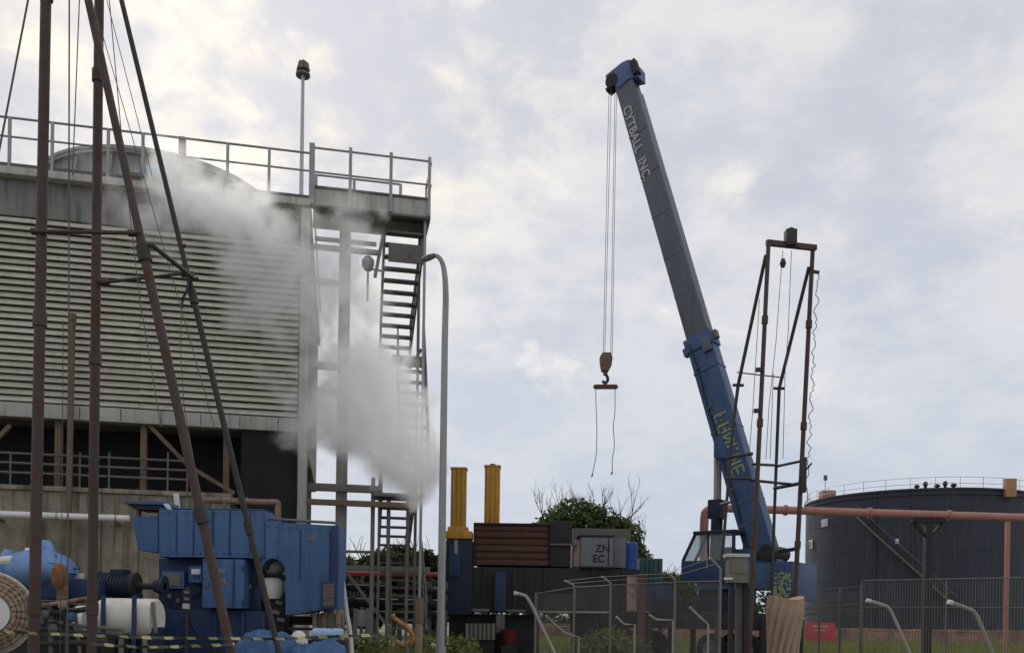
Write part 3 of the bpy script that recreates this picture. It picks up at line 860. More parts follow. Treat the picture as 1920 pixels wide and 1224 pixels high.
# ================================================================== street lamp
Y = 20.0
t = thing('street_lamp', 'tall grey street lamp with its curved arm bent to the left', 'street lamp', (P(826, 1224, Y).x, Y, 0))
pts = [P(825, 1300, Y), P(829, 1000, Y), P(834, 640, Y), P(836, 560, Y)] + arc([P(836, 560, Y), P(834.5, 522, Y), P(830, 495, Y), P(821, 481, Y), P(809, 479, Y)], 6)[1:]
pts[0] = Vector((P(826, 1224, Y).x, Y, 0))
n_ = len(pts)
MB().tube(pts, [.098, .088, .075, .072] + [.072 - .03 * i / (n_ - 5) for i in range(n_ - 4)], 14).build('pole', M['gal'], t)
MB().tube([(pts[0].x, Y, 0), (pts[0].x, Y, .9)], .13, 14).build('base_sleeve', M['gal'], t)
a, b = P(812, 480, Y), P(790, 488, Y)
hd = MB()
hd.tube([a + Vector((.05, 0, .02)), a, a + (b - a) * .35, a + (b - a) * .75, b], [.05, .06, .075, .07, .03], 10)
hd.build('lamp_head', M['galdark'], t)

# ================================================================== near drilling mast (left)
def lerp(a, b, k): return Vector(a) + (Vector(b) - Vector(a)) * k
def to_ground(a, b):
    """extend the line a->b down to z = 0"""
    a, b = Vector(a), Vector(b); return a + (b - a) * (a.z / (a.z - b.z))
YF1, YF2, YR1, YR2 = 11.0, 12.7, 11.0, 12.5
t = thing('drilling_mast', 'near brown pipe mast with thick poles rising out of the picture, at far left', 'mast', (P(60, 1224, YF1).x, 11.8, 0))
MTOP = 11.6
def upto(a, b, z): a, b = Vector(a), Vector(b); return a + (b - a) * ((z - a.z) / (b.z - a.z))
f1a, f1b = P(86, 0, YF1), P(63, 1224, YF1)
f2a, f2b = P(186, 0, YF2), P(172, 1224, YF2)
F1t, F1g = upto(f1b, f1a, MTOP + .4), to_ground(f1a, f1b)
F2t, F2g = upto(f2b, f2a, MTOP + .4), to_ground(f2a, f2b)
r1a, r1b = P(262, 440, YR1), P(434, 1224, YR1)
r2a, r2b = P(352, 515, YR2), P(503, 1140, YR2)
R1t, R1g = upto(r1b, r1a, MTOP), to_ground(r1a, r1b)
R2t, R2g = upto(r2b, r2a, MTOP), to_ground(r2a, r2b)
for a, b, r_ in ((F1t, F1g, .064), (F2t, F2g, .066)):
    pm_ = MB(); pm_.tube([a, lerp(a, b, .35), lerp(a, b, .7), b], [r_, r_, r_ * 1.06, r_ * 1.1], 14)
    po = pm_.build('pole', M['mast'], t)
    for k in (.2, .55, .86):
        q = lerp(a, b, k); dd = (a - b).normalized()
        MB().tube([q - dd * .09, q + dd * .09], r_ * 1.32, 14).build('pipe_coupling', M['mast'], po)
    MB().box(b + Vector((0, 0, .03)), (.4, .4, .06)).build('foot_plate', M['mast'], po, bevel=.01)
for a, b, r_, kk in ((R1t, R1g, .060, 0), (R2t, R2g, .044, 1)):
    pm_ = MB(); pm_.tube([a, lerp(a, b, .42), lerp(a, b, .46), b], [r_ * .8, r_ * .85, r_, r_], 14)
    po = pm_.build('back_leg', M['mast'] if kk == 0 else M['mastdark'], t)
    for k in (.46, .75):
        q = lerp(a, b, k); dd = (a - b).normalized()
        MB().tube([q - dd * .10, q + dd * .10], r_ * 1.4, 14).build('pipe_coupling', M['mastdark'], po)
MB().tube([F1t - Vector((0, 0, .3)), F2t - Vector((0, 0, .3))], .06, 10).build('crown_beam', M['mast'], t)
c_ = (F1t + F2t) / 2
MB().lathe(c_ + Vector((-.06, 0, 0)), [(0, -.07), (.22, -.07), (.17, 0), (.22, .07), (0, .07)], 20, Vector((1, 0, 0))).build('crown_sheave', M['mastdark'], t)
MB().tube([P(64, 434, YF1 - .07), P(258, 437, YR1 - .07)], .027, 8).build('cross_bar', M['mast'], t)
MB().tube([P(192, 530, YF2 - .07), P(342, 513, YR2 - .05)], .024, 8).build('cross_bar', M['mastdark'], t)
MB().tube([P(268, 459, YR1 - .02), P(287, 461, YR1), P(366, 524, YR2 - .02), P(372, 522, YR2 - .02)], .032, 8).build('cross_bar', M['mastdark'], t)
for (px, py, Y) in ((73, 434, YF1 - .02), (254, 437, YR1 - .02), (193, 529, YF2 - .02), (352, 514, YR2)):
    q = P(px, py, Y)
    MB().tube([q - Vector((.09, 0, 0)), q + Vector((.09, 0, 0))], .045, 10).build('clamp', M['mastdark'], t)
q = P(344, 461, YR2); MB().tube([P(336, 462, YR2), P(349, 461, YR2)], .03, 8).build('peg', M['mastdark'], t)
MB().tube(arc([P(356, 520, YR2 - .05), P(350, 545, YR2 - .1), P(343, 560, YR2 - .1), P(340, 578, YR2 - .1)], 4), .022, 6).build('hook', M['mastdark'], t)
# wire lines hanging in the mast
top = (F1t + F2t) / 2
def wire(pts, r_=.008, par=None): return MB().tube(pts, r_, 5, caps=False).build('wire_line', M['wire'], par if par is not None else t)
Yw = 11.9
wire([top, P(130, 0, Yw), P(129, 560, Yw), to_ground(P(130, 0, Yw), P(127, 900, Yw)) ], .011)
wire([top, P(149, 0, Yw), P(136, 330, Yw)], .008)
wire([top, P(136, 0, Yw)], .006)
wire([R1t, P(205, 0, 11.8), P(232, 300, 11.8), P(262, 560, 11.8), P(302, 800, 11.8)], .007)
wire([P(182, 30, 12), P(240, 230, 12), P(330, 545, 12.2), P(402, 800, 12.3)], .006)
wire([P(341, 560, YR2 - .1), P(338, 660, 12.2), P(345, 760, 12.2), P(370, 900, 12.2)], .006)
wire([P(200, 0, 12.4), P(262, 240, 12.4), P(285, 330, 12.4)], .006)
ga, gb = P(53, 0, 11.5), P(3, 260, 11.5)
wire([ga + (ga - gb) * .12, ga, gb, to_ground(ga, gb)], .014)
for pts in ([P(118, 600, 13), P(117, 900, 13), to_ground(P(118, 600, 13), P(115, 900, 13))],): wire(pts, .006)

# ================================================================== far mast (right)
YM = 26.5
YMB = 28.0
a1, b1 = P(1441, 455, YM), P(1405, 1210, YM)
a2, b2 = P(1524, 465, YM + .35), P(1491, 1110, YM + .35)
t = thing('drilling_mast', 'slim rusty portal mast with crossbars and hanging cables, right of the crane boom', 'mast', (P(1450, 1210, YM).x, YM + .6, 0))
for a, b in ((a1, b1), (a2, b2)):
    g_ = to_ground(a, b)
    po = MB().tube([a, lerp(a, g_, .5), g_], [.068, .072, .080], 12).build('pole', M['mast'], t)
    for k in (.18, .42, .7):
        q = lerp(a, g_, k); dd = (a - g_).normalized()
        MB().tube([q - dd * .12, q + dd * .12], .10, 12).build('pipe_coupling', M['mast'], po)
MB().bar(a1 + Vector((-.06, 0, 0)), a2 + Vector((.1, 0, 0)), .13, .16).build('crown_beam', M['mast'], t)
q = P(1482, 447, YM + .15)
MB().box(q, (.34, .3, .5)).build('crown_block', M['mastdark'], t, bevel=.03)
MB().lathe(q + Vector((0, 0, .16)), [(0, -.09), (.15, -.09), (.11, 0), (.15, .09), (0, .09)], 18, Vector((0, 1, 0))).build('crown_sheave', M['mastdark'], t)
for pts in ([(1436, 478, YM), (1384, 722, YMB), (1374, 800, YMB), (1357, 1010, YMB)], [(1517, 500, YM + .35), (1461, 728, YMB + .3), (1452, 960, YMB + .3), (1448, 1080, YMB + .3)]):
    w_ = [P(*p_) for p_ in pts]; w_.append(to_ground(w_[-2], w_[-1]))
    lo = MB().tube(w_, [.058, .058, .052, .052, .052], 10).build('back_leg', M['mastdark'], t)
    for p_ in w_[1:2]:
        MB().tube([p_ - Vector((.18, 0, 0)), p_ + Vector((.18, 0, 0))], .05, 8).build('clamp', M['mastdark'], lo)
for (p_, q_, r_) in (((1362, 858, YM + .2), (1412, 850, YM), .05), ((1412, 870, YM), (1456, 872, YMB + .2), .045), ((1456, 874, YMB + .2), (1512, 862, YM + .3), .045),
                     ((1362, 897, YM + .3), (1408, 897, YM), .045), ((1408, 900, YM), (1488, 908, YM + .9), .045), ((1452, 915, YMB + .2), (1505, 905, YM + .3), .06),
                     ((1382, 698, YMB), (1470, 708, YMB + .3), .022), ((1352, 945, YMB), (1372, 940, YM), .05)):
    MB().tube([P(*p_), P(*q_)], r_, 8).build('cross_bar', M['mastdark'], t)
for (px, py) in ((1424, 693), (1420, 770)): MB().box(P(px, py, YM - .1), (.22, .1, .12)).build('bracket', M['mastdark'], t)
MB().bar(P(1524, 509, YM + .3), P(1536, 511, YM + .3), .08).build('bracket', M['mastdark'], t)
MB().box(P(1507, 890, YM + .25), (.14, .16, 1.1)).build('cable_box', M['mastdark'], t, bevel=.02)
MB().bar(P(1500, 893, YM + .2), P(1522, 868, YM + .2), .05).build('bracket', M['mastdark'], t)
for pts in ([(1468, 470), (1466, 490), (1455, 640), (1442, 760), (1436, 860)], [(1484, 470), (1478, 620), (1472, 700), (1468, 860)], [(1424, 560), (1412, 760), (1404, 860)], [(1450, 700), (1444, 860)]):
    wire([P(x_, y_, YM + .3) for x_, y_ in pts], .011, t)
MB().lathe(P(1468, 494, YM + .3), [(0, -.14), (.06, -.12), (.10, 0), (.06, .14), (0, .16)], 10).build('travelling_hook', M['mastdark'], t)
r3 = random.Random(9); pts = []
for i in range(90):
    k = i / 89; wob = 3.5 * math.sin(k * 71 + r3.uniform(-.9, .9)) * (1 if i % 3 else .3)
    pts.append(P(1534 - 24 * k + wob + r3.uniform(-1.5, 1.5), 512 + 455 * k, YM + .35))
wire(pts, .014, t)

# tan tarpaulin wrapped round the mast foot
YT = 24.6
cx_, zt_ = P(1474, 1120, YT).x, P(1474, 1120, YT).z
mb = MB(); n_, rings = 110, 40
for i in range(rings + 1):
    k = i / rings
    for j in range(n_):
        an = 2 * math.pi * j / n_
        fold = .12 * abs(math.sin(an * 6 + k * 6.5)) ** .6 - .09 + .04 * math.sin(an * 13 + 1.3 + k * 11) + .02 * noise.noise(Vector((an * 3, k * 9, 1)))
        rx = .47 + .06 * math.sin(k * 3.0 + .5) - .10 * math.sin(max(0, k - .2) * 3.9) + fold * (.35 + k)
        mb.v.append(Vector((cx_ - .12 * k + rx * math.cos(an), YT + rx * .8 * math.sin(an), zt_ * (1 - k) + .06 * math.sin(an * 2 + 1) * (1 - k))))
for i in range(rings):
    for j in range(n_):
        a, b = i * n_ + j, i * n_ + (j + 1) % n_
        mb.f.append((a, b, b + n_, a + n_))
mb.f.append(tuple(range(n_)))
tag(mb.build('tarpaulin', M['tan'], base=(cx_, YT, 0)), 'tan tarpaulin draped in folds around something at the foot of the slim mast', 'tarpaulin')

# ================================================================== mobile crane
PSI = R(38)
hf = Vector((-math.cos(PSI), math.sin(PSI), 0))       # towards the boom tip (left and away)
hs = Vector((-math.sin(PSI), -math.cos(PSI), 0))      # the side that faces the camera
foot, tipm = P(1432, 1042, 30.2), P(1172, 150, 30.2)
# tip on the vertical plane through the foot along hf
n_pl = Vector((hf.y, -hf.x, 0))
tip = hit(1172, 150, foot, n_pl)
e1 = (tip - foot).normalized()
e3 = hs
e2 = e1.cross(e3).normalized()
if e2.x < 0: e2 = -e2                                  # upper face of the boom (to the right)
BL = (tip - foot).length
base0 = Vector((foot.x, foot.y, 0))
cr = thing('mobile_crane', 'blue mobile crane with its long telescopic boom raised over the yard', 'crane', base0 + hf * 1.2)
def bsec(name, k0, k1, w0, w1, t0, t1, mt, parent, shift=0):
    a, b = foot + e1 * BL * k0 + e2 * shift, foot + e1 * BL * k1 + e2 * shift
    p = []
    for q, ws, wt in ((a, w0, t0), (b, w1, t1)):
        p += [q - e2 * ws / 2 - e3 * wt / 2, q + e2 * ws / 2 - e3 * wt / 2, q + e2 * ws / 2 + e3 * wt / 2, q - e2 * ws / 2 + e3 * wt / 2]
    return MB().hexa(p).build(name, mt, parent, bevel=.03)
KC = .425
bm_ = bsec('boom_base_section', -.035, KC, 1.02, .98, .66, .62, M['craneblue'], cr)
bsec('boom_collar', KC - .02, KC + .006, 1.10, 1.10, .74, .74, M['craneblue'], bm_)
for s_, k in ((-1, KC - .012), (1, KC - .006)):
    q = foot + e1 * BL * k + e2 * s_ * .62 + e3 * .1
    MB().box(q, (.18, .26, .3), e2, ez=e1).build('collar_lug', M['craneblue2'] if s_ < 0 else M['galdark'], bm_, bevel=.02)
MB().box(foot + e1 * BL * (KC - .02) + e2 * .28 + e3 * .36, (.34, .1, .55), e2, ez=e1).build('wear_pad_box', M['boomgrey'], bm_, bevel=.02)
b2 = bsec('boom_telescope', KC - .01, 1.0, .86, .78, .56, .52, M['boomgrey'], cr)
bsec('boom_edge_strip', KC + .01, .955, .10, .10, .565, .53, M['boomgrey'], b2, shift=.40)
# head
q0 = tip
hd = [(1135, 142), (1166, 117), (1178, 112), (1188, 114), (1195, 123), (1196, 144), (1178, 148), (1160, 165), (1150, 160), (1138, 160)]
fp = [hit(x_, y_, tip + e3 * .31, e3) for x_, y_ in hd]
ho = MB().prism(fp, -e3 * .62).build('boom_head', M['craneblue2'], cr, bevel=.02)
for s_ in (.30, .05, -.2):
    MB().lathe(hit(1147, 152, tip + e3 * s_, e3), [(0, -.05), (.27, -.05), (.21, 0), (.27, .05), (0, .05)], 20, e3).build('sheave', M['dark'], ho)
MB().box(hit(1150, 166, tip + e3 * .1, e3), (.5, .4, .14), e2, ez=e1).build('limit_switch', M['dark'], ho, bevel=.02)
q = hit(1191, 128, tip + e3 * .3, e3); MB().box(q, (.25, .3, .6), e2, ez=e1).build('top_sheave_guard', M['dark'], ho, bevel=.03)
for k in (.52, .60, .69, .78, .87): bsec('weld_band', k, k + .0018, .885 - .13 * (k - .42) , .884 - .13 * (k - .42), .575, .575, M['galdark'], b2)
MB().tube([foot + e1 * BL * (.02 + .4 * i / 12) - e2 * (.30 + .03 * math.sin(i * 1.7)) + e3 * .37 for i in range(13)], .025, 6).build('hydraulic_hose', M['dark'], bm_)
for k in (.06, .13, .21, .29, .37): MB().box(foot + e1 * BL * k - e2 * .30 + e3 * .36, (.16, .06, .07), e2, ez=e1).build('hose_clamp', M['galdark'], bm_)
for k in (.10, .24, .36): bsec('stiffener_band', k, k + .004, 1.035, 1.035, .675, .675, M['craneblue'], bm_)
M['faded'] = mat('faded_lettering_paint', (.47, .47, .47), .6, 0, .45, 9)
# lettering down the boom
lo = hit(1167, 158, tip + e3 * .275, e3)
text('boom_lettering', 'CYTBALL  INC.', b2, foot + e1 * BL * .935 - e2 * .30 + e3 * .290, -e1, e2, .48, M['faded'], 1.05)['kind'] = 'stuff'
# yellow green splotched lettering on the base section
r4 = random.Random(12); sp = MB()
A_, B_ = hit(1349, 772, foot + e3 * .337, e3), hit(1386, 892, foot + e3 * .337, e3)
dl = (B_ - A_); nl = 6; ul = dl.normalized(); vl = e3.cross(ul).normalized()
segs = [((-.5, -.5), (.5, -.5)), ((-.5, 0), (.5, 0)), ((-.5, .5), (.5, .5)), ((-.5, -.5), (-.5, .5)), ((.5, -.5), (.5, .5)), ((-.5, -.5), (.5, .5)), ((-.5, .5), (.5, -.5))]
pick = [(0, 3, 1), (0, 1, 3, 4), (3, 5, 4), (2, 3, 0), (3, 4, 6), (0, 1, 2, 3)]
for gi in range(nl):
    c0 = A_ + dl * ((gi + .5) / nl)
    for si, sg in enumerate(pick[gi]):
        p_, q_ = [c0 + ul * x_ * dl.length / nl * .62 + vl * y_ * .46 + e3 * (.001 * si) for x_, y_ in segs[sg]]
        n0 = 5                                   # paint has flaked: short worn strokes with ragged ends
        for f_ in range(n0):
            if r4.random() < .12: continue
            a_, b_ = p_ + (q_ - p_) * (f_ / n0), p_ + (q_ - p_) * ((f_ + 1.02) / n0)
            sp.bar(a_, b_, .006, .085 * r4.uniform(.75, 1.15), upv=vl if abs((q_ - p_).normalized().dot(vl)) < .9 else ul)
tag(sp.build('painted_marking', M['greengraf'], bm_, smooth=False), kind='stuff')
# ram bracket and lift ram
q = hit(1348, 838, foot + e3 * .0, e3)
fp = [hit(x_, y_, foot + e3 * .40, e3) for x_, y_ in ((1338, 822), (1352, 815), (1366, 860), (1338, 857))]
MB().prism(fp, -e3 * .8).build('ram_bracket', M['craneblue'], bm_, bevel=.02)
r0 = hit(1342, 1075, foot, e3) ; 
ra, rb, rc = hit(1341, 1070, foot, e3), hit(1345, 955, foot, e3), hit(1346, 856, foot, e3)
for s_ in (-.16, .16):
    MB().tube([rb + e3 * s_, rc + e3 * s_], .075, 12).build('ram_rod', M['gal'], cr)
    MB().tube([ra + e3 * s_, rb + e3 * s_], .15, 14).build('ram_barrel', M['navy'], cr)
MB().box(rb, (.5, .62, .7), hf).build('ram_head', M['navy'], cr, bevel=.05)
# superstructure: a local frame along hf, hs
O = Vector((foot.x, foot.y, 0)) + hf * 1.15
def CL(a, b, z): return O + hf * a + hs * b + Vector((0, 0, z))
def cbox(name, a0, a1, b0, b1, z0, z1, mt, parent=cr, bevel=.03):
    return MB().box(CL((a0 + a1) / 2, (b0 + b1) / 2, (z0 + z1) / 2), (a1 - a0, b1 - b0, z1 - z0), hf).build(name, mt, parent, bevel=bevel)
zd1, zd0 = P(1470, 1058, 30).z, P(1470, 1112, 30).z
cbox('turntable_deck', -1.9, .95, -1.05, 1.0, zd0 + .12, zd1, M['craneblue'])
cbox('counterweight', -2.62, -1.905, -1.2, 1.15, zd0 - .25, zd1 + .02, M['craneblue'])
cbox('winch_housing', -.95, .25, -.6, .45, zd1 + .005, zd1 + .55, M['craneblue'])
MB().tube([CL(-1.55, -.8, zd1 + .38), CL(-1.55, .8, zd1 + .38)], .27, 18).build('winch_drum', M['dark'], cr)
MB().bar(CL(-1.85, .3, zd1 + .42), CL(-2.45, .3, zd1 + .5), .12).build('winch_bracket', M['dark'], cr)
for s_ in (-.42, .42):
    p = [CL(-.3, s_, zd1), CL(-1.75, s_, zd1), CL(-1.5, s_, zd1 + .55), CL(-1.1, s_, zd1 + .55)]
    MB().prism(p, hs * .05).build('boom_foot_plate', M['craneblue'], cr)
MB().tube([foot - e3 * .6, foot + e3 * .6], .13, 14).build('foot_pin', M['dark'], cr)
graf = MB(); r5 = random.Random(4)
for i in range(80):
    aa_ = r5.uniform(-2.55, -1.97); zz_ = r5.uniform(zd0 - .15, zd1 - .35)
    c_ = CL(aa_, 1.156 + .0002 * i, zz_); nn = r5.choice((4, 5, 6)); rr_ = r5.uniform(.03, .08)
    graf.prism([c_ + (hf * math.cos(6.283 * j / nn) + Vector((0, 0, 1)) * math.sin(6.283 * j / nn)) * rr_ * r5.uniform(.6, 1.2) for j in range(nn)], -hs * .01)
tag(graf.build('painted_marking', M['greengraf'], cr, smooth=False), kind='stuff')
# operator cab
ca0, ca1, cb0, cb1 = -.55, 1.38, .12, 1.15
cz0, cz1 = P(1315, 1092, 31).z, P(1315, 1001, 31).z
zs = cz0 + (cz1 - cz0) * .44
cbox('cab_lower', ca0, ca1 + .1, cb0, cb1, cz0, zs, M['bluedark'], bevel=.04)
sl_ = .42
def cpt(a, b, z): return CL(a, b, z)
for b_ in (cb0 + .05, cb1 - .05):
    MB().bar(cpt(ca1 + .05, b_, zs), cpt(ca1 - sl_, b_, cz1 - .05), .09).build('cab_pillar', M['navy'], cr)
    MB().bar(cpt(ca0 + .05, b_, zs), cpt(ca0 + .05, b_, cz1 - .05), .10).build('cab_pillar', M['navy'], cr)
    MB().bar(cpt(ca0 + 1.0, b_, zs), cpt(ca0 + 1.0, b_, cz1 - .05), .07).build('cab_pillar', M['navy'], cr)
MB().box(CL((ca0 + ca1 - sl_) / 2, (cb0 + cb1) / 2, cz1), (ca1 - sl_ - ca0 + .12, cb1 - cb0 + .06, .12), hf).build('cab_roof', M['navy'], cr, bevel=.03)
MB().prism([cpt(ca1 + .06, cb1 - .03, zs), cpt(ca1 - sl_, cb1 - .03, cz1 - .06), cpt(ca0 + 1.03, cb1 - .03, cz1 - .06), cpt(ca0 + 1.03, cb1 - .03, zs)], -hs * .02).build('side_window', M['glass'], cr, smooth=False)
MB().prism([cpt(ca0 + .95, cb1 - .03, zs), cpt(ca0 + .95, cb1 - .03, cz1 - .06), cpt(ca0 + .1, cb1 - .03, cz1 - .06), cpt(ca0 + .1, cb1 - .03, zs)], -hs * .02).build('door_window', M['glass'], cr, smooth=False)
MB().prism([cpt(ca1 + .07, cb0, zs), cpt(ca1 + .07, cb1, zs), cpt(ca1 - sl_ + .02, cb1, cz1 - .05), cpt(ca1 - sl_ + .02, cb0, cz1 - .05)], hf * .02).build('windscreen', M['glass'], cr, smooth=False)
MB().box(CL(ca0 + .45, cb0 + .5, zs - .0 + .22), (.4, .45, .5), hf).build('operator_seat', M['dark'], cr, bevel=.06)
MB().tube([cpt(ca0 + 1.0, cb1 + .03, zs - .3), cpt(ca0 + 1.0, cb1 + .03, zs + .25)], .02, 6).build('grab_handle', M['gal'], cr)
# cabin behind the boom and carrier below
cbox('slew_ring', -.6, 1.0, -.75, .75, 1.85, zd0 + .12, M['navy'])
cbox('carrier_chassis', -1.6, 4.9, -1.2, 1.1, 1.25, 1.84, M['dark'])
cbox('carrier_cab', 4.95, 6.3, -1.25, 1.15, 1.0, 2.55, M['navy'], bevel=.08)
cbox('carrier_window', 5.2, 6.1, 1.152, 1.17, 1.85, 2.35, M['glass'], bevel=0)
cbox('tool_locker', 1.4, 3.2, .3, 1.16, 1.87, 2.35, M['navy'])
for a_ in (-1.0, .3, 3.6, 5.7):
    for b_ in (.86, -1.05):
        wv = MB(); wv.lathe(CL(a_, b_, .56), [(0, -.02), (.30, .0), (.42, .0), (.55, .03), (.56, .12), (.56, .22), (.52, .3), (.3, .3), (.25, .22), (0, .2)], 24, hs); wo_ = wv.build('wheel', M['rubber'], cr)
        rm = MB(); rm.lathe(CL(a_, b_ + .215, .56), [(0, .05), (.1, .06), (.14, .0), (.28, .09), (.30, .09)], 20, hs); rm.build('rim', M['galdark'], wo_)
for a_ in (-1.85, 2.4):
    for b_ in (1.75, -1.8):
        q = CL(a_, b_, 0)
        MB().tube([q + Vector((0, 0, .1)), q + Vector((0, 0, 1.55))], .12, 12).build('outrigger_jack', M['dark'], cr)
        MB().box(q + Vector((0, 0, .05)), (.6, .6, .1), hf).build('outrigger_pad', M['dark'], cr, bevel=.02)
    MB().bar(CL(a_, -1.8, 1.45), CL(a_, 1.75, 1.45), .26, .26).build('outrigger_beam', M['navy'], cr)
# hoist ropes, hook block, spreader bar and slings
hook = thing('hook_block', 'brown crane hook block hanging from the boom tip ropes', 'hook block', P(1135, 700, tip.y - .2))
YH = tip.y - .25
q = P(1136, 676, YH)
for i, (px0, py0, px1) in enumerate(((1142, 160, 1131), (1146, 160, 1134), (1153, 168, 1145), (1156, 168, 1148))):
    a = hit(px0, py0, tip + e3 * (.3 if i % 2 else .0), e3)
    MB().tube([a, P(px1, 664, YH + (.1 if i % 2 else -.05))], .012, 5, caps=False).build('hoist_rope', M['wire'], cr)
k = YH / F
blk = [(1125, 668), (1130, 660), (1146, 660), (1149, 670), (1147, 684), (1141, 695), (1129, 694), (1126, 682)]
MB().prism([P(x_, y_, YH - .16) for x_, y_ in blk], (0, .32, 0)).build('block_cheek', M['hook'], hook, bevel=.02)
for dy in (-.08, .08): MB().lathe(P(1136, 672, YH + dy), [(0, -.03), (.22, -.03), (.17, 0), (.22, .03), (0, .03)], 16, Vector((0, 1, 0))).build('sheave', M['dark'], hook)
MB().tube([P(1135, 694, YH), P(1135, 703, YH)], .09, 10).build('swivel', M['galdark'], hook)
hk = arc([P(1135, 701, YH), P(1139, 707, YH), P(1139, 714, YH), P(1134, 718, YH), P(1130, 714, YH)], 5)
MB().tube(hk, .06, 8).build('hook', M['dark'], hook)
sp_ = thing('spreader_bar', 'rusty spreader bar hanging level under the crane hook with two slings', 'spreader bar', P(1135, 726, YH))
MB().bar(P(1114, 725, YH), P(1157, 725, YH), .12, .17).build('bar', M['rustbin'], sp_, bevel=.02)
MB().tube([P(1112, 725, YH), P(1159, 725, YH)], .045, 8).build('axle', M['galdark'], sp_)
MB().bar(P(1135, 716, YH), P(1135, 724, YH), .14, .1).build('lifting_eye', M['galdark'], sp_)
for pts in ([(1117, 729), (1117.5, 760), (1119, 800), (1118, 850), (1114, 872), (1111, 888)], [(1153, 729), (1153, 770), (1150, 800), (1152, 835), (1148, 860), (1148, 884)]):
    MB().tube(arc([P(x_, y_, YH) for x_, y_ in pts], 4), .016, 5).build('sling', M['wire'], sp_)
    q = P(*pts[-1], YH); MB().tube([q, q + Vector((-.03, 0, -.12))], .03, 6).build('sling_hook', M['wire'], sp_)

# ================================================================== blue machine housing (left)
YB = 17.0
def flat(name, pts, Y, depth, mt, parent, bevel=.02):
    return MB().prism([P(x_, y_, Y) for x_, y_ in pts], (0, depth, 0)).build(name, mt, parent, bevel=bevel)
def rect(name, x0, y0, x1, y1, Y, depth, mt, parent, bevel=.02, ground=False):
    a, b = P(x0, y0, Y), P(x1, y1, Y)
    z0_ = 0.0 if ground else b.z
    return MB().box(((a.x + b.x) / 2, Y + depth / 2, (a.z + z0_) / 2), (b.x - a.x, depth, a.z - z0_)).build(name, mt, parent, bevel=bevel)
q = P(440, 1100, YB)
bmch = thing('machine_housing', 'large blue sheet metal machine housing with an arched opening', 'machine', (q.x, YB + 1, 0))
up_ = flat('upper_hood', [(298, 954), (496, 957), (496, 1043), (298, 1044)], YB, 1.1, M['blue'], bmch)
for px in (330, 362, 398, 430, 468): rect('panel_seam', px, 957, px + 1.2, 1041, YB - .012, .03, M['bluedark'], up_, 0)
rect('panel_lip', 298, 1041, 496, 1046, YB - .05, .08, M['blue'], up_, .01)
rect('top_rib', 300, 951, 494, 956, YB + .1, .9, M['blue'], up_, .01)
flat('side_hood', [(247, 968), (297, 967), (297, 1035), (259, 1031)], YB + .35, .8, M['blue'], bmch)
arcp = [(535, 1078), (534, 1064), (528, 1054), (519, 1048), (510, 1046), (501, 1049), (494, 1056), (490, 1066)]
hs_ = flat('end_hood', [(497, 977), (632, 985), (632, 1140), (597, 1143), (560, 1150), (535, 1152)] + arcp + [(489, 1066), (489, 1046), (497, 1046)], YB + .02, .9, M['blue'], bmch)
for px in (562, 618): rect('panel_seam', px, 992, px + 1.2, 1088, YB + .008, .03, M['bluedark'], hs_, 0)
rect('corner_post', 622, 984, 633, 1090, YB - .03, .1, M['bluedark'], hs_, .01)
wf = rect('vent_frame', 601, 1089, 632, 1141, YB - .03, .12, M['bluedark'], hs_, .01)
rect('vent_opening', 606, 1094, 626, 1136, YB - .05, .1, M['galdark'], wf, 0)
for i in range(6): rect('vent_slat', 606, 1097 + i * 6.5, 626, 1100 + i * 6.5, YB - .065, .05, M['timber'], wf, 0)
dr = rect('access_door', 380, 1047, 456, 1140, YB - .12, .5, M['blue'], bmch, .025)
for y_ in (1060, 1125): rect('hinge', 453, y_, 457, y_ + 9, YB - .14, .05, M['bluedark'], dr, .005)
rect('door_handle', 386, 1088, 389, 1099, YB - .16, .05, M['galdark'], dr, .005)
rect('door_seam', 437, 1049, 439, 1138, YB - .130, .03, M['bluedark'], dr, 0)
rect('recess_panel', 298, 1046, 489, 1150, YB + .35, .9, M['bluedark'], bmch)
sc_ = rect('screen_frame', 303, 1070, 345, 1103, YB + .22, .16, M['blue'], bmch, .02)
rect('screen_panel', 307, 1074, 338, 1098, YB + .20, .05, M['beigebox'], sc_, .01)
gb_ = rect('gauge_box', 354, 1060, 378, 1092, YB + .12, .3, M['blue'], bmch, .02)
rect('gauge_label', 359, 1066, 375, 1076, YB + .10, .03, M['white'], gb_, .005)
rect('gauge_label', 361, 1078, 374, 1084, YB + .10, .03, M['bluedark'], gb_, .005)
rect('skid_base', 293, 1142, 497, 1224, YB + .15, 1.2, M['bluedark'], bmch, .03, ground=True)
for px in (297, 345, 400, 452, 490): rect('skid_rib', px, 1146, px + 5, 1224, YB + .07, .1, M['bluedark'], bmch, .01, ground=True)
flat('exhaust_canopy', [(231, 938), (310, 939), (312, 946), (234, 944)], YB + .2, .7, M['blue'], bmch, .015)
flat('canopy_underside', [(238, 945), (307, 947), (300, 956), (252, 954)], YB + .25, .6, M['dark'], bmch, .01)
for px in (256, 296): rect('canopy_post', px, 954, px + 5, 970, YB + .5, .1, M['galdark'], bmch, 0)
flat('canopy_strut', [(306, 945), (311, 943), (324, 956), (317, 957)], YB + .1, .1, M['whitepipe'], bmch, 0)
MB().tube([P(330, 925, YB + 1.2), P(333, 957, YB + 1.2)], .06, 8).build('breather_pipe', M['cream'], bmch)
MB().tube([P(318, 930, YB + 1.4), P(320, 957, YB + 1.4)], .03, 6).build('breather_pipe', M['rustpipe'], bmch)
r7 = random.Random(17)
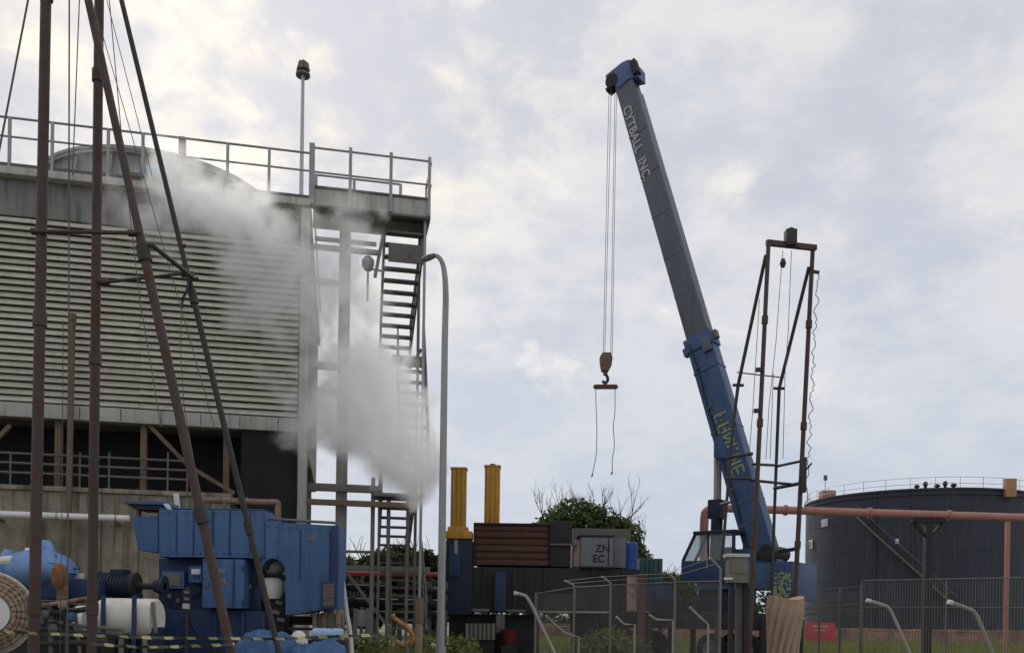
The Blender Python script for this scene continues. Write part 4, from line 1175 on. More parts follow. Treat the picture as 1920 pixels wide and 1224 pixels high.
def bolts(par, x0, y0, x1, y1, n, Y):
    for i in range(n):
        q = P(x0 + (x1 - x0) * i / (n - 1), y0 + (y1 - y0) * i / (n - 1), Y)
        MB().lathe(q, [(0, .018), (.016, .014), (.02, 0)], 6, Vector((0, -1, 0))).build('bolt', M['galdark'], par, smooth=False)
bolts(up_, 302, 960, 492, 962, 14, YB - .005); bolts(up_, 302, 1036, 492, 1037, 14, YB - .005)
bolts(dr, 384, 1051, 384, 1136, 6, YB - .125); bolts(hs_, 503, 986, 612, 992, 9, YB + .015); bolts(hs_, 543, 1144, 596, 1138, 5, YB + .015)
for (x0, y0, x1, y1, mt_) in ((408, 1066, 422, 1074, 'greybox'), (410, 1084, 424, 1092, 'rustpipe'), (577, 1002, 590, 1012, 'greybox')): rect('data_plate', x0, y0, x1, y1, (YB - .128) if x0 < 460 else YB + .01, .02, M[mt_], bmch, 0)
for pts in ([(305, 1105), (312, 1125), (330, 1138), (352, 1142)], [(462, 1060), (470, 1090), (466, 1120), (478, 1145)], [(478, 1052), (482, 1080), (474, 1110), (486, 1150)], [(330, 1110), (345, 1118), (372, 1112), (378, 1100)]):
    MB().tube(arc([P(x_, y_, YB + .28) for x_, y_ in pts], 5), .018, 6).build('hose', M['dark'], bmch)
for (x_, y_) in ((318, 1118), (334, 1126), (468, 1100)): MB().ball(P(x_, y_, YB + .27), .05, .05, .06, 10, 6).build('valve', M['galdark'], bmch)
for k in range(3): MB().tube([P(300 + k * 60, 948, YB + .3), P(300 + k * 60, 942, YB + .3)], .03, 8).build('lifting_eye', M['galdark'], bmch)
MB().tube([P(497, 972, YB + .3), P(632, 980, YB + .3)], .03, 8).build('conduit', M['galdark'], bmch)
# engine seen through the opening
eng = thing('engine_block', 'cream and dark engine parts visible through the arch of the blue machine', 'engine', (P(512, 1100, YB + .6).x, YB + .9, 0))
q = P(514, 1060, YB + .8); MB().ball(q, .26, .3, .22, 18, 10).build('cylinder_cover', M['cream'], eng)
q = P(511, 1098, YB + .6); MB().lathe(q, [(0, -.28), (.20, -.26), (.25, -.1), (.25, .08), (.2, .16), (0, .18)], 20).build('filter_bowl', M['cream'], eng)
rect('crossmember', 492, 1076, 534, 1086, YB + .5, .8, M['navy'], eng, .02)
rect('engine_body', 497, 1108, 532, 1224, YB + .55, .7, M['dark'], eng, .03, ground=True)
for i, (x_, y_) in enumerate(((524, 1128), (519, 1146), (527, 1160), (510, 1170))):
    MB().tube([P(x_ - 7, y_, YB + .5), P(x_ + 6, y_ + 4, YB + .5)], .05, 8).build('hose', M['greybox'] if i % 2 == 0 else M['rustpipe'], eng)
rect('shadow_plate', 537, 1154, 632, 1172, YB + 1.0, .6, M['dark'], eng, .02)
bx = thing('bracket_stand', 'brown grey steel bracket stand under the right end of blue housing', 'stand', (P(600, 1200, YB + .4).x, YB + .5, 0))
rect('panel', 588, 1150, 632, 1178, YB + .35, .6, M['beigebox'], bx, .03)
for px in (586, 604, 630): rect('leg', px, 1150, px + 6, 1224, YB + .28, .08, M['rustpipe'], bx, .01, ground=True)
rect('shelf', 540, 1176, 640, 1182, YB + .2, .5, M['dark'], bx, .01)
# white hose posts at the right end
MB_ = thing('white_hose', 'thin white hose hanging beside the right edge of the blue housing', 'hose', (P(640, 1150, YB + .8).x, YB + .8, 0))
MB().tube(arc([P(636, 1040, YB + .8), P(640, 1075, YB + .8), P(645, 1110, YB + .8), P(650, 1150, YB + .8), P(656, 1185, YB + .8), P(660, 1235, YB + .8)], 5), .05, 8).build('hose_run', M['whitepipe'], MB_)

# ================================================================== blue pump and neighbours
YP = 15.8
kq = YP / F
q = P(72, 1070, YP)
pu = thing('centrifugal_pump', 'pale blue split case pump with a peaked top flange', 'pump', (q.x, YP, 0))
MB().ball(q, 66 * kq, .75, 40 * kq, 28, 16).build('volute_casing', M['bluelight'], pu)
MB().lathe(P(82, 1060, YP), [(34 * kq, -.1), (33 * kq, .02), (24 * kq, .2), (13 * kq, .44), (9 * kq, .47), (0, .47)], 22).build('discharge_cone', M['bluelight'], pu)
MB().lathe(q, [(64 * kq, -.035), (70 * kq, -.035), (70 * kq, .035), (64 * kq, .035)], 30).build('split_flange', M['bluelight'], pu)
for an in range(18):
    c_ = q + Vector((math.cos(an * .349), math.sin(an * .349), 0)) * 68 * kq
    MB().tube([c_ - Vector((0, 0, .06)), c_ + Vector((0, 0, .075))], .022, 6).build('flange_bolt', M['bluedark'], pu)
for dx_, h_ in ((-.38, .16), (.36, .2)): MB().tube([q + Vector((dx_, -.35, .1)), q + Vector((dx_ * .9, -.3, .28 + h_ * .4))], [.17, .11], 14).build('casing_rib', M['bluelight'], pu)
MB().tube([P(88, 1022, YP - .2), P(100, 1044, YP - .3)], .07, 10).build('top_lug', M['bluelight'], pu)
MB().tube([P(52, 1030, YP - .1), P(48, 1046, YP - .3)], .05, 8).build('vent_plug', M['cream'], pu)
MB().tube([P(-20, 1074, YP - .2), P(20, 1062, YP - .55)], [.30, .22], 14).build('suction_nozzle', M['bluelight'], pu)
MB().tube([P(4, 1052, YP - .62), P(24, 1050, YP - .62)], .09, 10).build('bolt_flange', M['cream'], pu)
rect('lower_casing', 20, 1082, 186, 1124, YP - .45, 1.2, M['bluedark'], pu, .06)
rect('bed_plate', -30, 1124, 190, 1130, YP - .6, 1.5, M['navy'], pu, .02)
rect('bed_frame', -20, 1130, 180, 1224, YP + .0, .8, M['dark'], pu, .03, ground=True)
be = MB(); be.lathe(P(112, 1077, YP - .7), [(0, -.10), (.09, -.10), (.105, -.04), (.105, .10), (.06, .16), (0, .16)], 18, Vector((0, -1, 0)))
for v in be.v: v.z = q.z - .07 + (v.z - (q.z - .07)) * 2.1
be.build('bearing_housing', M['flange'], pu)
rect('bearing_foot', 106, 1096, 120, 1124, YP - .7, .15, M['flange'], pu, .01)
MB().tube([P(146, 1035, YP + .3), P(144, 1090, YP + .3)], .025, 6).build('gauge_pipe', M['galdark'], pu)
rect('gauge_cock', 138, 1074, 154, 1086, YP + .1, .1, M['cream'], pu, .02)
# electric motor
q0, q1 = P(186, 1096, YP), P(254, 1098, YP)
mo = thing('electric_motor', 'dark navy ribbed electric motor between the pump and the blue machine', 'motor', ((q0.x + q1.x) / 2, YP, 0))
MB().tube([q0, q1], .215, 24).build('motor_body', M['navy'], mo)
for k in range(10):
    c_ = lerp(q0, q1, .08 + k * .093); MB().tube([c_ - Vector((.012, 0, 0)), c_ + Vector((.012, 0, 0))], .235, 24).build('cooling_fin', M['navy'], mo)
for c_ in (q0, q1): MB().tube([c_ - Vector((.03, 0, 0)), c_ + Vector((.03, 0, 0))], .25, 24).build('end_shield', M['dark'], mo)
MB().tube([q1, q1 + Vector((.55, 0, 0))], .06, 12).build('shaft', M['dark'], mo)
MB().tube([q1 + Vector((.35, 0, 0)), q1 + Vector((.55, 0, 0))], [.1, .2], 16).build('coupling', M['navy'], mo)
for px in (194, 240): rect('motor_stand', px, 1112, px + 14, 1224, YP - .1, .3, M['bluedark'], mo, .02, ground=True)
rect('terminal_box', 205, 1066, 232, 1080, YP - .15, .3, M['navy'], mo, .02)
# white drums
YD = 14.9
q0, q1 = P(192, 1158, YD), P(296, 1160, YD)
wd = thing('white_drum', 'horizontal white drum held by dark blue bands below the motor', 'drum', ((q0.x + q1.x) / 2, YD, 0))
rD = 38 * YD / F
MB().tube([q0, q0 + Vector((.03, 0, 0)), q1 - Vector((.03, 0, 0)), q1], [rD - .03, rD, rD, rD - .03], 32).build('drum_shell', M['drum'], wd)
for px in (189, 247):
    rect('strap_post', px, 1116, px + 6, 1224, YD - rD - .06, .05, M['bluedark'], wd, .01, ground=True)
for k in (.02, .55, .97): 
    c_ = lerp(q0, q1, k); MB().box((c_.x, YD, (c_.z - rD * .4) / 2), (.08, .5, c_.z - rD * .4)).build('cradle', M['navy'], wd, bevel=.01)
MB().tube([P(286, 1128, YD - .3), P(292, 1186, YD - .3)], .035, 8).build('drain_pipe', M['beigebox'], wd)
q0, q1 = P(147, 1160, YD + .2), P(166, 1160, YD + .2)
wd2 = thing('white_drum', 'narrow white drum end showing just left of the second mast pole', 'drum', (q0.x, YD + .2, 0))
MB().tube([q0, q1], .24, 28).build('drum_shell', M['white'], wd2)
MB().tube([q0 - Vector((.03, 0, 0)), q0], .255, 28).build('rim_band', M['dark'], wd2)
MB().box(((q0.x + q1.x) / 2, YD + .2, (q0.z - .2) / 2), (.14, .4, q0.z - .2)).build('cradle', M['dark'], wd2)
# rope reel at far left
YL = 12.6
q = P(-24, 1150, YL); ax = Vector((.55, -.83, .0)).normalized()
re = thing('rope_reel', 'white reel wound with coils of brown rope at the lower left edge', 'reel', (q.x, YL, 0))
e_a = ax.orthogonal().normalized(); e_b = ax.cross(e_a)
k = YL / F
for i in range(5):
    rr_ = (42 + i * 8) * k; off = .10 - .045 * i
    pts = [q + ax * (off + .012 * math.sin(j * 1.7)) + (e_a * math.cos(j * 2 * math.pi / 90) + e_b * math.sin(j * 2 * math.pi / 90)) * (rr_ + .006 * math.sin(j * 3.1 + i)) for j in range(91)]
    MB().tube(pts, [.034 + .008 * math.sin(j * 2.2 + i) for j in range(91)], 7, caps=False).build('rope_coil', M['rope'], re)
MB().lathe(q, [(0, .16), (.10, .17), (36 * k, .15), (37 * k, -.25), (0, -.25)], 32, ax).build('hub', M['white'], re)
MB().lathe(q, [(0, -.26), (80 * k, -.26), (82 * k, -.24), (82 * k, -.2), (0, -.2)], 40, ax).build('back_flange', M['white'], re)
MB().box((q.x, YL + .15, (q.z - .6) / 2), (.3, .5, q.z - .6)).build('reel_stand', M['dark'], re)
MB().tube([q - ax * .3, Vector((q.x - .1, q.y + .3, 0))], .05, 8).build('reel_prop', M['dark'], re)
# jumble of pipes and valves between the poles
ju = thing('valve_manifold', 'jumble of rusty pipes and valves low between the two mast poles', 'pipework', (P(110, 1180, 13.6).x, 13.7, 0))
for pts, r_, mt in (([(70, 1136), (100, 1132), (172, 1120)], .035, 'rustpipe'), ([(72, 1150), (120, 1148), (170, 1140)], .045, 'mastdark'), ([(80, 1160), (140, 1172), (230, 1180)], .03, 'galdark'),
                    ([(92, 1130), (95, 1190), (96, 1224)], .04, 'galdark'), ([(124, 1126), (126, 1224)], .05, 'mastdark'), ([(60, 1178), (180, 1188)], .04, 'mastdark'), ([(140, 1140), (150, 1224)], .03, 'timber'), ([(60, 1208), (200, 1202)], .05, 'mastdark')):
    w_ = [P(x_, y_, 13.6) for x_, y_ in pts]
    if pts[-1][1] == 1224: w_.append(to_ground(w_[-2], w_[-1]))
    MB().tube(w_, r_, 8).build('pipe_run', M[mt], ju)
for (x_, y_, mt) in ((84, 1152, 'greybox'), (76, 1162, 'greybox'), (134, 1156, 'blue'), (118, 1134, 'rustpipe'), (100, 1178, 'galdark')):
    q = P(x_, y_, 13.5); MB().ball(q, .075, .07, .085, 12, 8).build('valve_body', M[mt], ju)
    MB().lathe(q + Vector((0, -.02, .13)), [(.05, -.012), (.075, -.012), (.075, .012), (.05, .012), (.05, -.012)], 14).build('hand_wheel', M['galdark'], ju)
rect('sump_box', 60, 1190, 190, 1224, 13.9, .5, M['dark'], ju, .02, ground=True)
# gauge stand in front of the housing
st_ = thing('gauge_stand', 'slim dark stand with small pale gauges in front of blue machine', 'gauge', (P(348, 1224, 16).x, 16, 0))
MB().tube([P(351, 1100, 16), (P(348, 1224, 16).x, 16, 0)], .04, 8).build('post', M['mastdark'], st_)
MB().box(P(350, 1118, 15.9), (.14, .12, .26)).build('gauge_case', M['dark'], st_, bevel=.02)
MB().box(P(349, 1136, 15.85), (.11, .1, .1)).build('dial', M['offwhite'], st_, bevel=.02)
for dy in (1110, 1122): MB().box(P(350, dy, 15.82), (.09, .03, .05)).build('label_plate', M['greybox'], st_)
MB().tube(arc([P(352, 1142, 16), P(364, 1180, 16.1), P(392, 1200, 16.3), P(420, 1196, 16.5)], 5), .025, 6).build('hose', M['navy'], st_)

# ================================================================== barrier tape
def tape_mat():
    m = bpy.data.materials.new('barrier_tape'); m.use_nodes = True
    g = G(m.node_tree); b = m.node_tree.nodes['Principled BSDF']
    tc = g.n('ShaderNodeTexCoord'); sx = g.n('ShaderNodeSeparateXYZ'); g.put(sx.inputs[0], tc.outputs['Object'])
    k = g.math('FRACT', g.math('MULTIPLY', g.math('ADD', sx.outputs[0], g.math('MULTIPLY', sx.outputs[2], .8)), 3.6))
    g.put(b.inputs['Base Color'], g.mix(g.math('GREATER_THAN', k, .60), (.035, .042, .022), (.42, .40, .17)))
    b.inputs['Roughness'].default_value = .5
    return m
M['tape'] = tape_mat()
def tape(label, pts, Y):
    w_ = arc([P(x_, y_, Y) for x_, y_ in pts], 14); mb = MB()
    n_ = len(w_)
    for i, q in enumerate(w_):
        tw = .25 * math.sin(i * .35)
        mb.v += [q + Vector((0, tw * .05, .018 + .004 * math.sin(i * 1.3))), q + Vector((0, -tw * .05, -.018 + .004 * math.sin(i * 1.7)))]
    for i in range(n_ - 1): mb.f.append((2 * i, 2 * i + 2, 2 * i + 3, 2 * i + 1))
    tag(mb.build('barrier_tape', M['tape'], base=w_[0]), label, 'barrier tape')
tape('yellow and black barrier tape stretched across the lower left foreground', [(-60, 1180), (60, 1186), (180, 1191), (300, 1195), (434, 1196), (520, 1197), (610, 1193), (715, 1190)], 10.6)
tape('second lower barrier tape sagging close to the bottom edge', [(170, 1206), (260, 1212), (350, 1211), (440, 1207)], 10.9)

# ================================================================== tarps, drum, orange pipe
def heap(name, label, cat, px0, px1, ptop, Y, mt, seed, depth=.9):
    a, b = P(px0, ptop, Y), P(px1, ptop, Y)
    cx_, rx, h = (a.x + b.x) / 2, (b.x - a.x) / 2, a.z
    mb = MB(); n_, m_ = 90, 30
    for i in range(m_ + 1):
        k = i / m_
        for j in range(n_):
            an = 2 * math.pi * j / n_; rr_ = math.sin(k * math.pi / 2) ** .8
            x, y = rx * rr_ * math.cos(an), depth * rr_ * math.sin(an)
            nz = noise.noise(Vector((x * 2.6 + seed, y * 2.6, seed))) * .22 + (.4 - abs(noise.noise(Vector((x * 4.5, y * 4.5, seed + 3))))) * .22 + noise.noise(Vector((x * 13, y * 13, seed))) * .05
            z = max(0, h * (1 - k ** 4.5) * (.93 + nz * .5) - .02 + nz * .25 * (1 - k))
            mb.v.append(Vector((cx_ + x * (1 + nz * .4), Y + y, z)))
    for i in range(m_):
        for j in range(n_):
            p_, q_ = i * n_ + j, i * n_ + (j + 1) % n_; mb.f.append((p_, p_ + n_, q_ + n_, q_))
    return tag(mb.build(name, mt, base=(cx_, Y, 0)), label, cat)
heap('tarpaulin', 'crumpled bright blue tarpaulin heap at the bottom, right of the mast leg', 'tarpaulin', 440, 560, 1186, 14.5, M['bluetarp'], 2)
heap('tarpaulin', 'darker blue tarpaulin heap behind the tape, under the pale blue drum', 'tarpaulin', 540, 650, 1200, 14.8, M['bluetarp'], 6)
q0, q1 = P(586, 1188, 15.6), P(644, 1190, 15.6)
t = thing('plastic_drum', 'pale blue plastic drum lying on its side below the housing', 'drum', ((q0.x + q1.x) / 2, 15.6, 0))
MB().tube([q0, lerp(q0, q1, .04), lerp(q0, q1, .33), lerp(q0, q1, .36), lerp(q0, q1, .39), lerp(q0, q1, .66), lerp(q0, q1, .69), lerp(q0, q1, .96), q1], [.09, .115, .115, .125, .115, .115, .125, .115, .09], 20).build('drum_shell', M['paleblue'], t)
MB().box(((q0.x + q1.x) / 2, 15.6, (q0.z - .1) / 2), (.7, .35, q0.z - .1)).build('drum_stand', M['dark'], t)
q = P(560, 1196, 15.2)
t = thing('plastic_bag', 'cream bag leaning against the pale blue plastic drum', 'bag', (q.x, 15.2, 0))
MB().ball((q.x, 15.2, q.z - .1), .17, .15, .24, 16, 10).build('bag_body', M['cream'], t)
MB().box((q.x, 15.2, (q.z - .28) / 2), (.3, .3, q.z - .28)).build('bag_pedestal', M['dark'], t)
Yo = 19.5
og = [P(x_, y_, Yo) for x_, y_ in ((737, 1157), (748, 1166), (764, 1176), (773, 1190), (770, 1204), (757, 1209), (742, 1202))]
t = thing('orange_pipe', 'orange hooked pipe elbow lying at the foot of the stair tower', 'pipe', (og[4].x, Yo, 0))
MB().tube(arc(og, 6), [.06 + .006 * math.sin(i * 1.9) for i in range(37)], 12).build('elbow', M['orange'], t)
dd = (og[0] - og[1]).normalized(); MB().tube([og[0], og[0] + dd * .05], .09, 14).build('flange', M['orange'], t)
MB().tube([P(762, 1206, Yo), (P(762, 1206, Yo).x, Yo, 0)], .06, 8).build('pipe_stand', M['galdark'], t)
q = P(786, 1160, 21)
t = thing('pipe_post', 'brown rusty post standing between the stair foot and street lamp', 'post', (q.x, 21, 0))
MB().tube([(q.x, 21, 0), P(786, 1120, 21)], .09, 10).build('post', M['rustpipe'], t)
MB().tube([P(786, 1120, 21), P(786, 1168, 21)], .11, 10).build('sleeve', M['timber'], t)
q0 = P(676, 1165, 24)
t = thing('control_panel', 'small pale blue grey panel on posts left of the stair foot', 'panel', (q0.x, 24, 0))
rect('panel_board', 668, 1143, 686, 1174, 24, .12, M['greybox'], t, .02)
for px in (663, 686): rect('leg', px, 1140, px + 5, 1224, 23.98, .08, M['galdark'], t, 0, ground=True)
pk = thing('pipe_rack', 'dark tangled pipe rack in shade under the stair tower', 'pipe rack', (P(720, 1150, 30).x, 30, 0))
for (x0, y0, x1, y1, r_) in ((645, 1100, 840, 1108, .12), (645, 1128, 840, 1132, .16), (650, 1150, 830, 1150, .10)):
    MB().tube([P(x0, y0, 30), P(x1, y1, 30)], r_, 8).build('pipe_run', M['dark'], pk)
for px in (655, 700, 745, 800, 830): rect('leg', px, 1090, px + 7, 1224, 30.1, .15, M['galdark'], pk, 0, ground=True)

# ================================================================== rig skid with yellow columns
YR = 33.0
rg = thing('rig_substructure', 'dark steel drilling rig base standing behind the street lamp', 'drilling rig', (P(1000, 1180, YR).x, YR + 1.5, 0))
rect('lower_frame', 842, 1150, 1010, 1224, YR + .5, 2.5, M['dark'], rg, .03, ground=True)
rect('main_body', 884, 1062, 1200, 1152, YR, 3.0, M['dark'], rg, .04)
for px, w_ in ((905, 6), (962, 8), (985, 5), (1020, 6), (1110, 5), (1165, 6)): rect('frame_stiffener', px, 1064, px + w_, 1150, YR - .08, .1, M['dark'], rg, .01)
rect('floor_rail', 870, 1140, 918, 1146, YR - .15, .1, M['greybox'], rg, .01)
rect('floor_rail', 950, 1142, 985, 1147, YR - .15, .1, M['galdark'], rg, .01)
bp_ = rect('blue_column', 928, 1072, 948, 1146, YR - .3, .4, M['bluedark'], rg, .02)
rect('column_foot', 930, 1150, 946, 1186, YR - .25, .3, M['galdark'], rg, .02)
rect('side_tank', 836, 1011, 884, 1152, YR - .2, 1.6, M['navy'], rg, .05)
rect('tank_panel', 842, 1020, 862, 1080, YR - .25, .06, M['bluedark'], rg, .01)
rect('tank_ladder', 852, 1012, 858, 1038, YR - .3, .06, M['gal'], rg, 0)
cx_ = thing('slatted_crate', 'grey slatted crate low in front of the dark rig base', 'crate', (P(900, 1190, YR - .8).x, YR - .6, 0))
rect('crate_back', 872, 1168, 930, 1199, YR - .6, .5, M['dark'], cx_, .01)
for i in range(7): rect('slat', 873 + i * 8.2, 1168, 878.5 + i * 8.2, 1199, YR - .66, .05, M['beigebox'], cx_, 0)
rect('crate_leg', 876, 1199, 926, 1224, YR - .5, .3, M['dark'], cx_, 0, ground=True)
q = P(955, 1192, YR - .4)
t = thing('fire_bucket', 'dark red bucket standing in shade beside the slatted crate', 'bucket', (q.x, YR - .4, 0))
MB().lathe((q.x, YR - .4, q.z - .35), [(0, 0), (.24, 0), (.32, .6), (.29, .6), (.22, .05), (0, .05)], 18).build('bucket_body', mat('dull_red', (.10, .016, .016), .6, 0, .3, 3), t)
MB().box((q.x, YR - .4, (q.z - .36) / 2), (.6, .5, max(.05, q.z - .36))).build('bucket_stand', M['dark'], t)
# rusty plank bin on top
bn = thing('rusty_bin', 'rust brown bin with horizontal plank sides on top of rig', 'bin', (P(960, 1060, YR).x, YR + 1, P(960, 1062, YR).z))
rect('bin_core', 893, 984, 1028, 1061, YR + .18, 2.0, M['rustbin'], bn, .02)
for i in range(6):
    y0 = 984 + i * 13
    o_ = rect('side_plank', 890 + (i % 2) * 2, y0, 1029, y0 + 11, YR + .12 - .03 * (i % 2), .14, M['rustbin'], bn, .02)
for px in (888, 958, 1024): rect('bin_post', px, 980, px + 7, 1061, YR + .2, .1, M['rustbin'], bn, .01)
rect('bin_rim', 888, 979, 1031, 985, YR + .05, 2.3, M['dark'], bn, .02)
db = thing('dark_cabinet', 'tall black box standing between the rusty bin and grey cabinet', 'cabinet', (P(1052, 1064, YR).x, YR + .8, P(1050, 1064, YR).z))
rect('upper_box', 1031, 976, 1073, 1019, YR - .05, 1.6, M['dark'], db, .04)
rect('lower_box', 1031, 1021, 1068, 1062, YR + .0, 1.5, M['dark'], db, .04)
rect('trim_strip', 1031, 1018, 1084, 1022, YR - .1, .2, M['galdark'], db, 0)
rect('side_post', 1076, 1012, 1084, 1062, YR + .0, .3, M['rustpipe'], db, .01)
bk = thing('equipment_cage', 'dark weathered cage behind the grey cabinet, below the tree', 'cage', (P(1130, 1064, YR + 2).x, YR + 2.4, 0))
rect('cage_body', 1074, 990, 1182, 1064, YR + 2.2, 1.2, M['galdark'], bk, .04)
for px in (1082, 1172): rect('cage_leg', px, 1064, px + 6, 1224, YR + 3.0, .15, M['dark'], bk, 0, ground=True)
gc = thing('grey_cabinet', 'grey control cabinet with two dark letters pairs on its front', 'cabinet', (P(1130, 1064, YR).x, YR + .7, P(1130, 1066, YR).z))
go_ = rect('cabinet_body', 1089, 1006, 1150, 1062, YR - .1, 1.4, M['greybox'], gc, .03)
rect('cabinet_frame', 1086, 1061, 1152, 1065, YR - .14, 1.5, M['dark'], gc, .01)
rect('cabinet_frame', 1085, 1002, 1152, 1006, YR - .14, 1.5, M['dark'], gc, .01)
rect('door_gap', 1140, 1009, 1141.5, 1060, YR - .112, .03, M['dark'], gc, 0)
rect('side_panel', 1151, 1010, 1174, 1064, YR + .2, 1.2, M['greybox'], gc, .03)
text('cabinet_lettering', 'ZN', gc, P(1116, 1034, YR - .11), (1, 0, 0), (0, 0, 1), .40, M['navy'])
text('cabinet_lettering', 'EC', gc, P(1111, 1053, YR - .11), (1, 0, 0), (0, 0, 1), .40, M['navy'])
q = P(1186, 1066, YR)
t = thing('blue_barrel', 'bright blue upright barrel at the right end of the rig', 'barrel', (q.x, YR + .3, q.z))
r_ = 11.5 * YR / F; h_ = 51 * YR / F
MB().lathe((q.x, YR + .3, q.z), [(0, 0), (r_, 0), (r_, h_ * .32), (r_ + .02, h_ * .34), (r_, h_ * .36), (r_, h_ * .65), (r_ + .02, h_ * .67), (r_, h_ * .69), (r_, h_ - .04), (r_ - .04, h_), (0, h_)], 24).build('barrel_shell', mat('barrel_blue', (.03, .09, .33), .45, 0, .15, 2), t)
MB().box((q.x, YR + .3, q.z + h_ + .02), (.1, .1, .05)).build('bung', M['dark'], t)
# yellow columns
for i, (x0, x1, yt, yb, lab, slope) in enumerate(((845, 875, 881, 998, 'left yellow hydraulic column with a wide collar at its foot', 0), (908, 938, 877, 986, 'right yellow hydraulic column rising behind the rusty bin', 1))):
    Yy = YR + (.4 if i == 0 else 2.2)
    q0, q1 = P(x0, yb, Yy), P(x1, yt, Yy)
    t = thing('yellow_column', lab, 'hydraulic column', ((q0.x + q1.x) / 2, Yy, q0.z), 'yellow columns on the rig')
    wv = (q1.x - q0.x); cxx = (q0.x + q1.x) / 2
    MB().box((cxx, Yy, (q0.z + q1.z) / 2), (wv, wv, q1.z - q0.z)).build('column_body', M['yellow'], t, bevel=.03)
    for s_ in (-.3, 0, .3): MB().box((cxx + s_ * wv, Yy - wv / 2 - .02, (q0.z + q1.z) / 2), (wv * .13, .06, q1.z - q0.z - .1)).build('guide_rib', M['yellow'], t, bevel=.01)
    MB().box((cxx, Yy, q1.z + .03), (wv + .06, wv + .06, .07)).build('cap_plate', M['yellow'], t, bevel=.01)
    if i == 0:
        MB().box((cxx + .05, Yy, q0.z - .12), (50 * Yy / F, .9, .30)).build('collar', M['yellow'], t, bevel=.05)
        MB().box((cxx + .0, Yy, q0.z + .1), (38 * Yy / F, .8, .2)).build('collar', M['yellow'], t, bevel=.05)
    else:
        MB().box((cxx, Yy, q1.z + .10), (wv * .35, wv * .35, .1)).build('top_eye', M['dark'], t)
        MB().box((cxx, Yy, q0.z - .6), (wv * .9, wv * .9, 1.2)).build('column_foot', M['yellow'], t)
# teal container, brown post
q = P(1225, 1075, 40)
t = thing('teal_container', 'weathered teal container visible behind the rig, left of crane', 'container', (q.x, 41, 0))
rect('container_body', 1199, 1046, 1242, 1095, 40, 2.4, M['teal'], t, .03)
for i in range(5): rect('corrugation', 1202 + i * 8.4, 1049, 1206 + i * 8.4, 1093, 39.93, .08, M['teal'], t, .01)
for px in (1201, 1236): rect('container_leg', px, 1095, px + 5, 1224, 40.3, .2, M['dark'], t, 0, ground=True)
q = P(1204, 1100, 31)
t = thing('rusty_post', 'thick rusty brown post beside the fence, under the blue barrel', 'post', (q.x, 31, 0))
rect('post', 1196, 1075, 1210, 1224, 31, .28, M['rustbin'], t, .02, ground=True)
rect('side_plate', 1176, 1080, 1197, 1146, 31.1, .15, M['rustpipe'], t, .02)
bbx = thing('mud_tank', 'dull dark blue tank behind the fence between rusty post and crane', 'tank', (P(1235, 1160, 31.5).x, 32, 0))
rect('tank_body', 1210, 1092, 1262, 1146, 31.6, 1.2, M['bluedark'], bbx, .04)
rect('tank_rib', 1230, 1092, 1234, 1146, 31.52, .1, M['bluedark'], bbx, .01)
rect('tank_label', 1249, 1130, 1253, 1142, 31.55, .06, M['offwhite'], bbx, 0)
for px in (1212, 1254): rect('leg', px, 1146, px + 7, 1224, 31.9, .15, M['dark'], bbx, 0, ground=True)

# beige electrical cabinet in front of the crane
Yc2 = 23.6
t = thing('electrical_cabinet', 'beige electrical cabinet with a pale lid in front of crane boom foot', 'cabinet', (P(1386, 1090, Yc2).x, Yc2 + .2, 0))
rect('cabinet_body', 1367, 1044, 1404, 1092, Yc2, .4, M['beigebox'], t, .02)
rect('cabinet_lid', 1364, 1037, 1406, 1044, Yc2 - .05, .5, M['offwhite'], t, .015)
rect('door_panel', 1371, 1050, 1400, 1074, Yc2 - .025, .05, M['beigebox'], t, .01)
rect('name_plate', 1358, 1082, 1374, 1086, Yc2 - .03, .05, M['cream'], t, 0)
for px in (1368, 1396): rect('leg', px, 1092, px + 6, 1224, Yc2 + .12, .12, M['dark'], t, 0, ground=True)
rect('cable_tray', 1380, 1092, 1392, 1224, Yc2 + .3, .08, M['galdark'], t, 0, ground=True)

# ================================================================== fences
def mesh_panel(mb, a, b, z0, z1, pitch=.06, r_=.0028):
    a, b = Vector((a.x, a.y, 0)), Vector((b.x, b.y, 0)); L = (b - a).length; u_ = (b - a) / L; h = z1 - z0
    nrm = Vector((-u_.y, u_.x, 0))
    k = -h
    while k < L:
        for sgn in (1, -1):
            s0_, s1_ = k, k + h
            za, zb_ = (z0, z1) if sgn == 1 else (z1, z0)
            t0 = max(0, -s0_ / h); t1 = min(1, (L - s0_) / h)
            if t1 - t0 < .02: continue
            p = a + u_ * (s0_ + h * t0) + Vector((0, 0, za + (zb_ - za) * t0)); q = a + u_ * (s0_ + h * t1) + Vector((0, 0, za + (zb_ - za) * t1))
            dd = (q - p).normalized(); e2 = dd.cross(nrm).normalized(); e3 = nrm
            o = len(mb.v)
            for c_ in (p, q):
                for an in (0, 2.094, 4.189): mb.v.append(c_ + (e2 * math.cos(an) + e3 * math.sin(an)) * r_)
            for j in range(3): mb.f.append((o + j, o + (j + 1) % 3, o + 3 + (j + 1) % 3, o + 3 + j))
        k += pitch
fe = thing('chain_link_fence', 'chain link fence with cranked posts in front of the rig and crane', 'fence', (P(1145, 1224, 24).x, 24, 0))
posts = [(1005, 1110, 27.0, None), (1077, 1098, 25.6, (1058, 1088)), (1145, 1094, 24.2, (1128, 1080)), (1266, 1088, 23.2, (1252, 1074)), (1351, 1066, 22.2, (1330, 1045))]
tops = []
for px, py, Y, arm in posts:
    q = P(px, py, Y); tops.append(Vector((q.x, Y, q.z)))
    po = MB().tube([(q.x, Y, 0), q], .038, 8).build('fence_post', M['fence'], fe)
    if arm: 
        w_ = P(arm[0], arm[1], Y - .1)
        MB().tube([q, lerp(q, w_, .5) + Vector((.0, 0, .02)), w_], .030, 8).build('post_arm', M['palepost'], po)
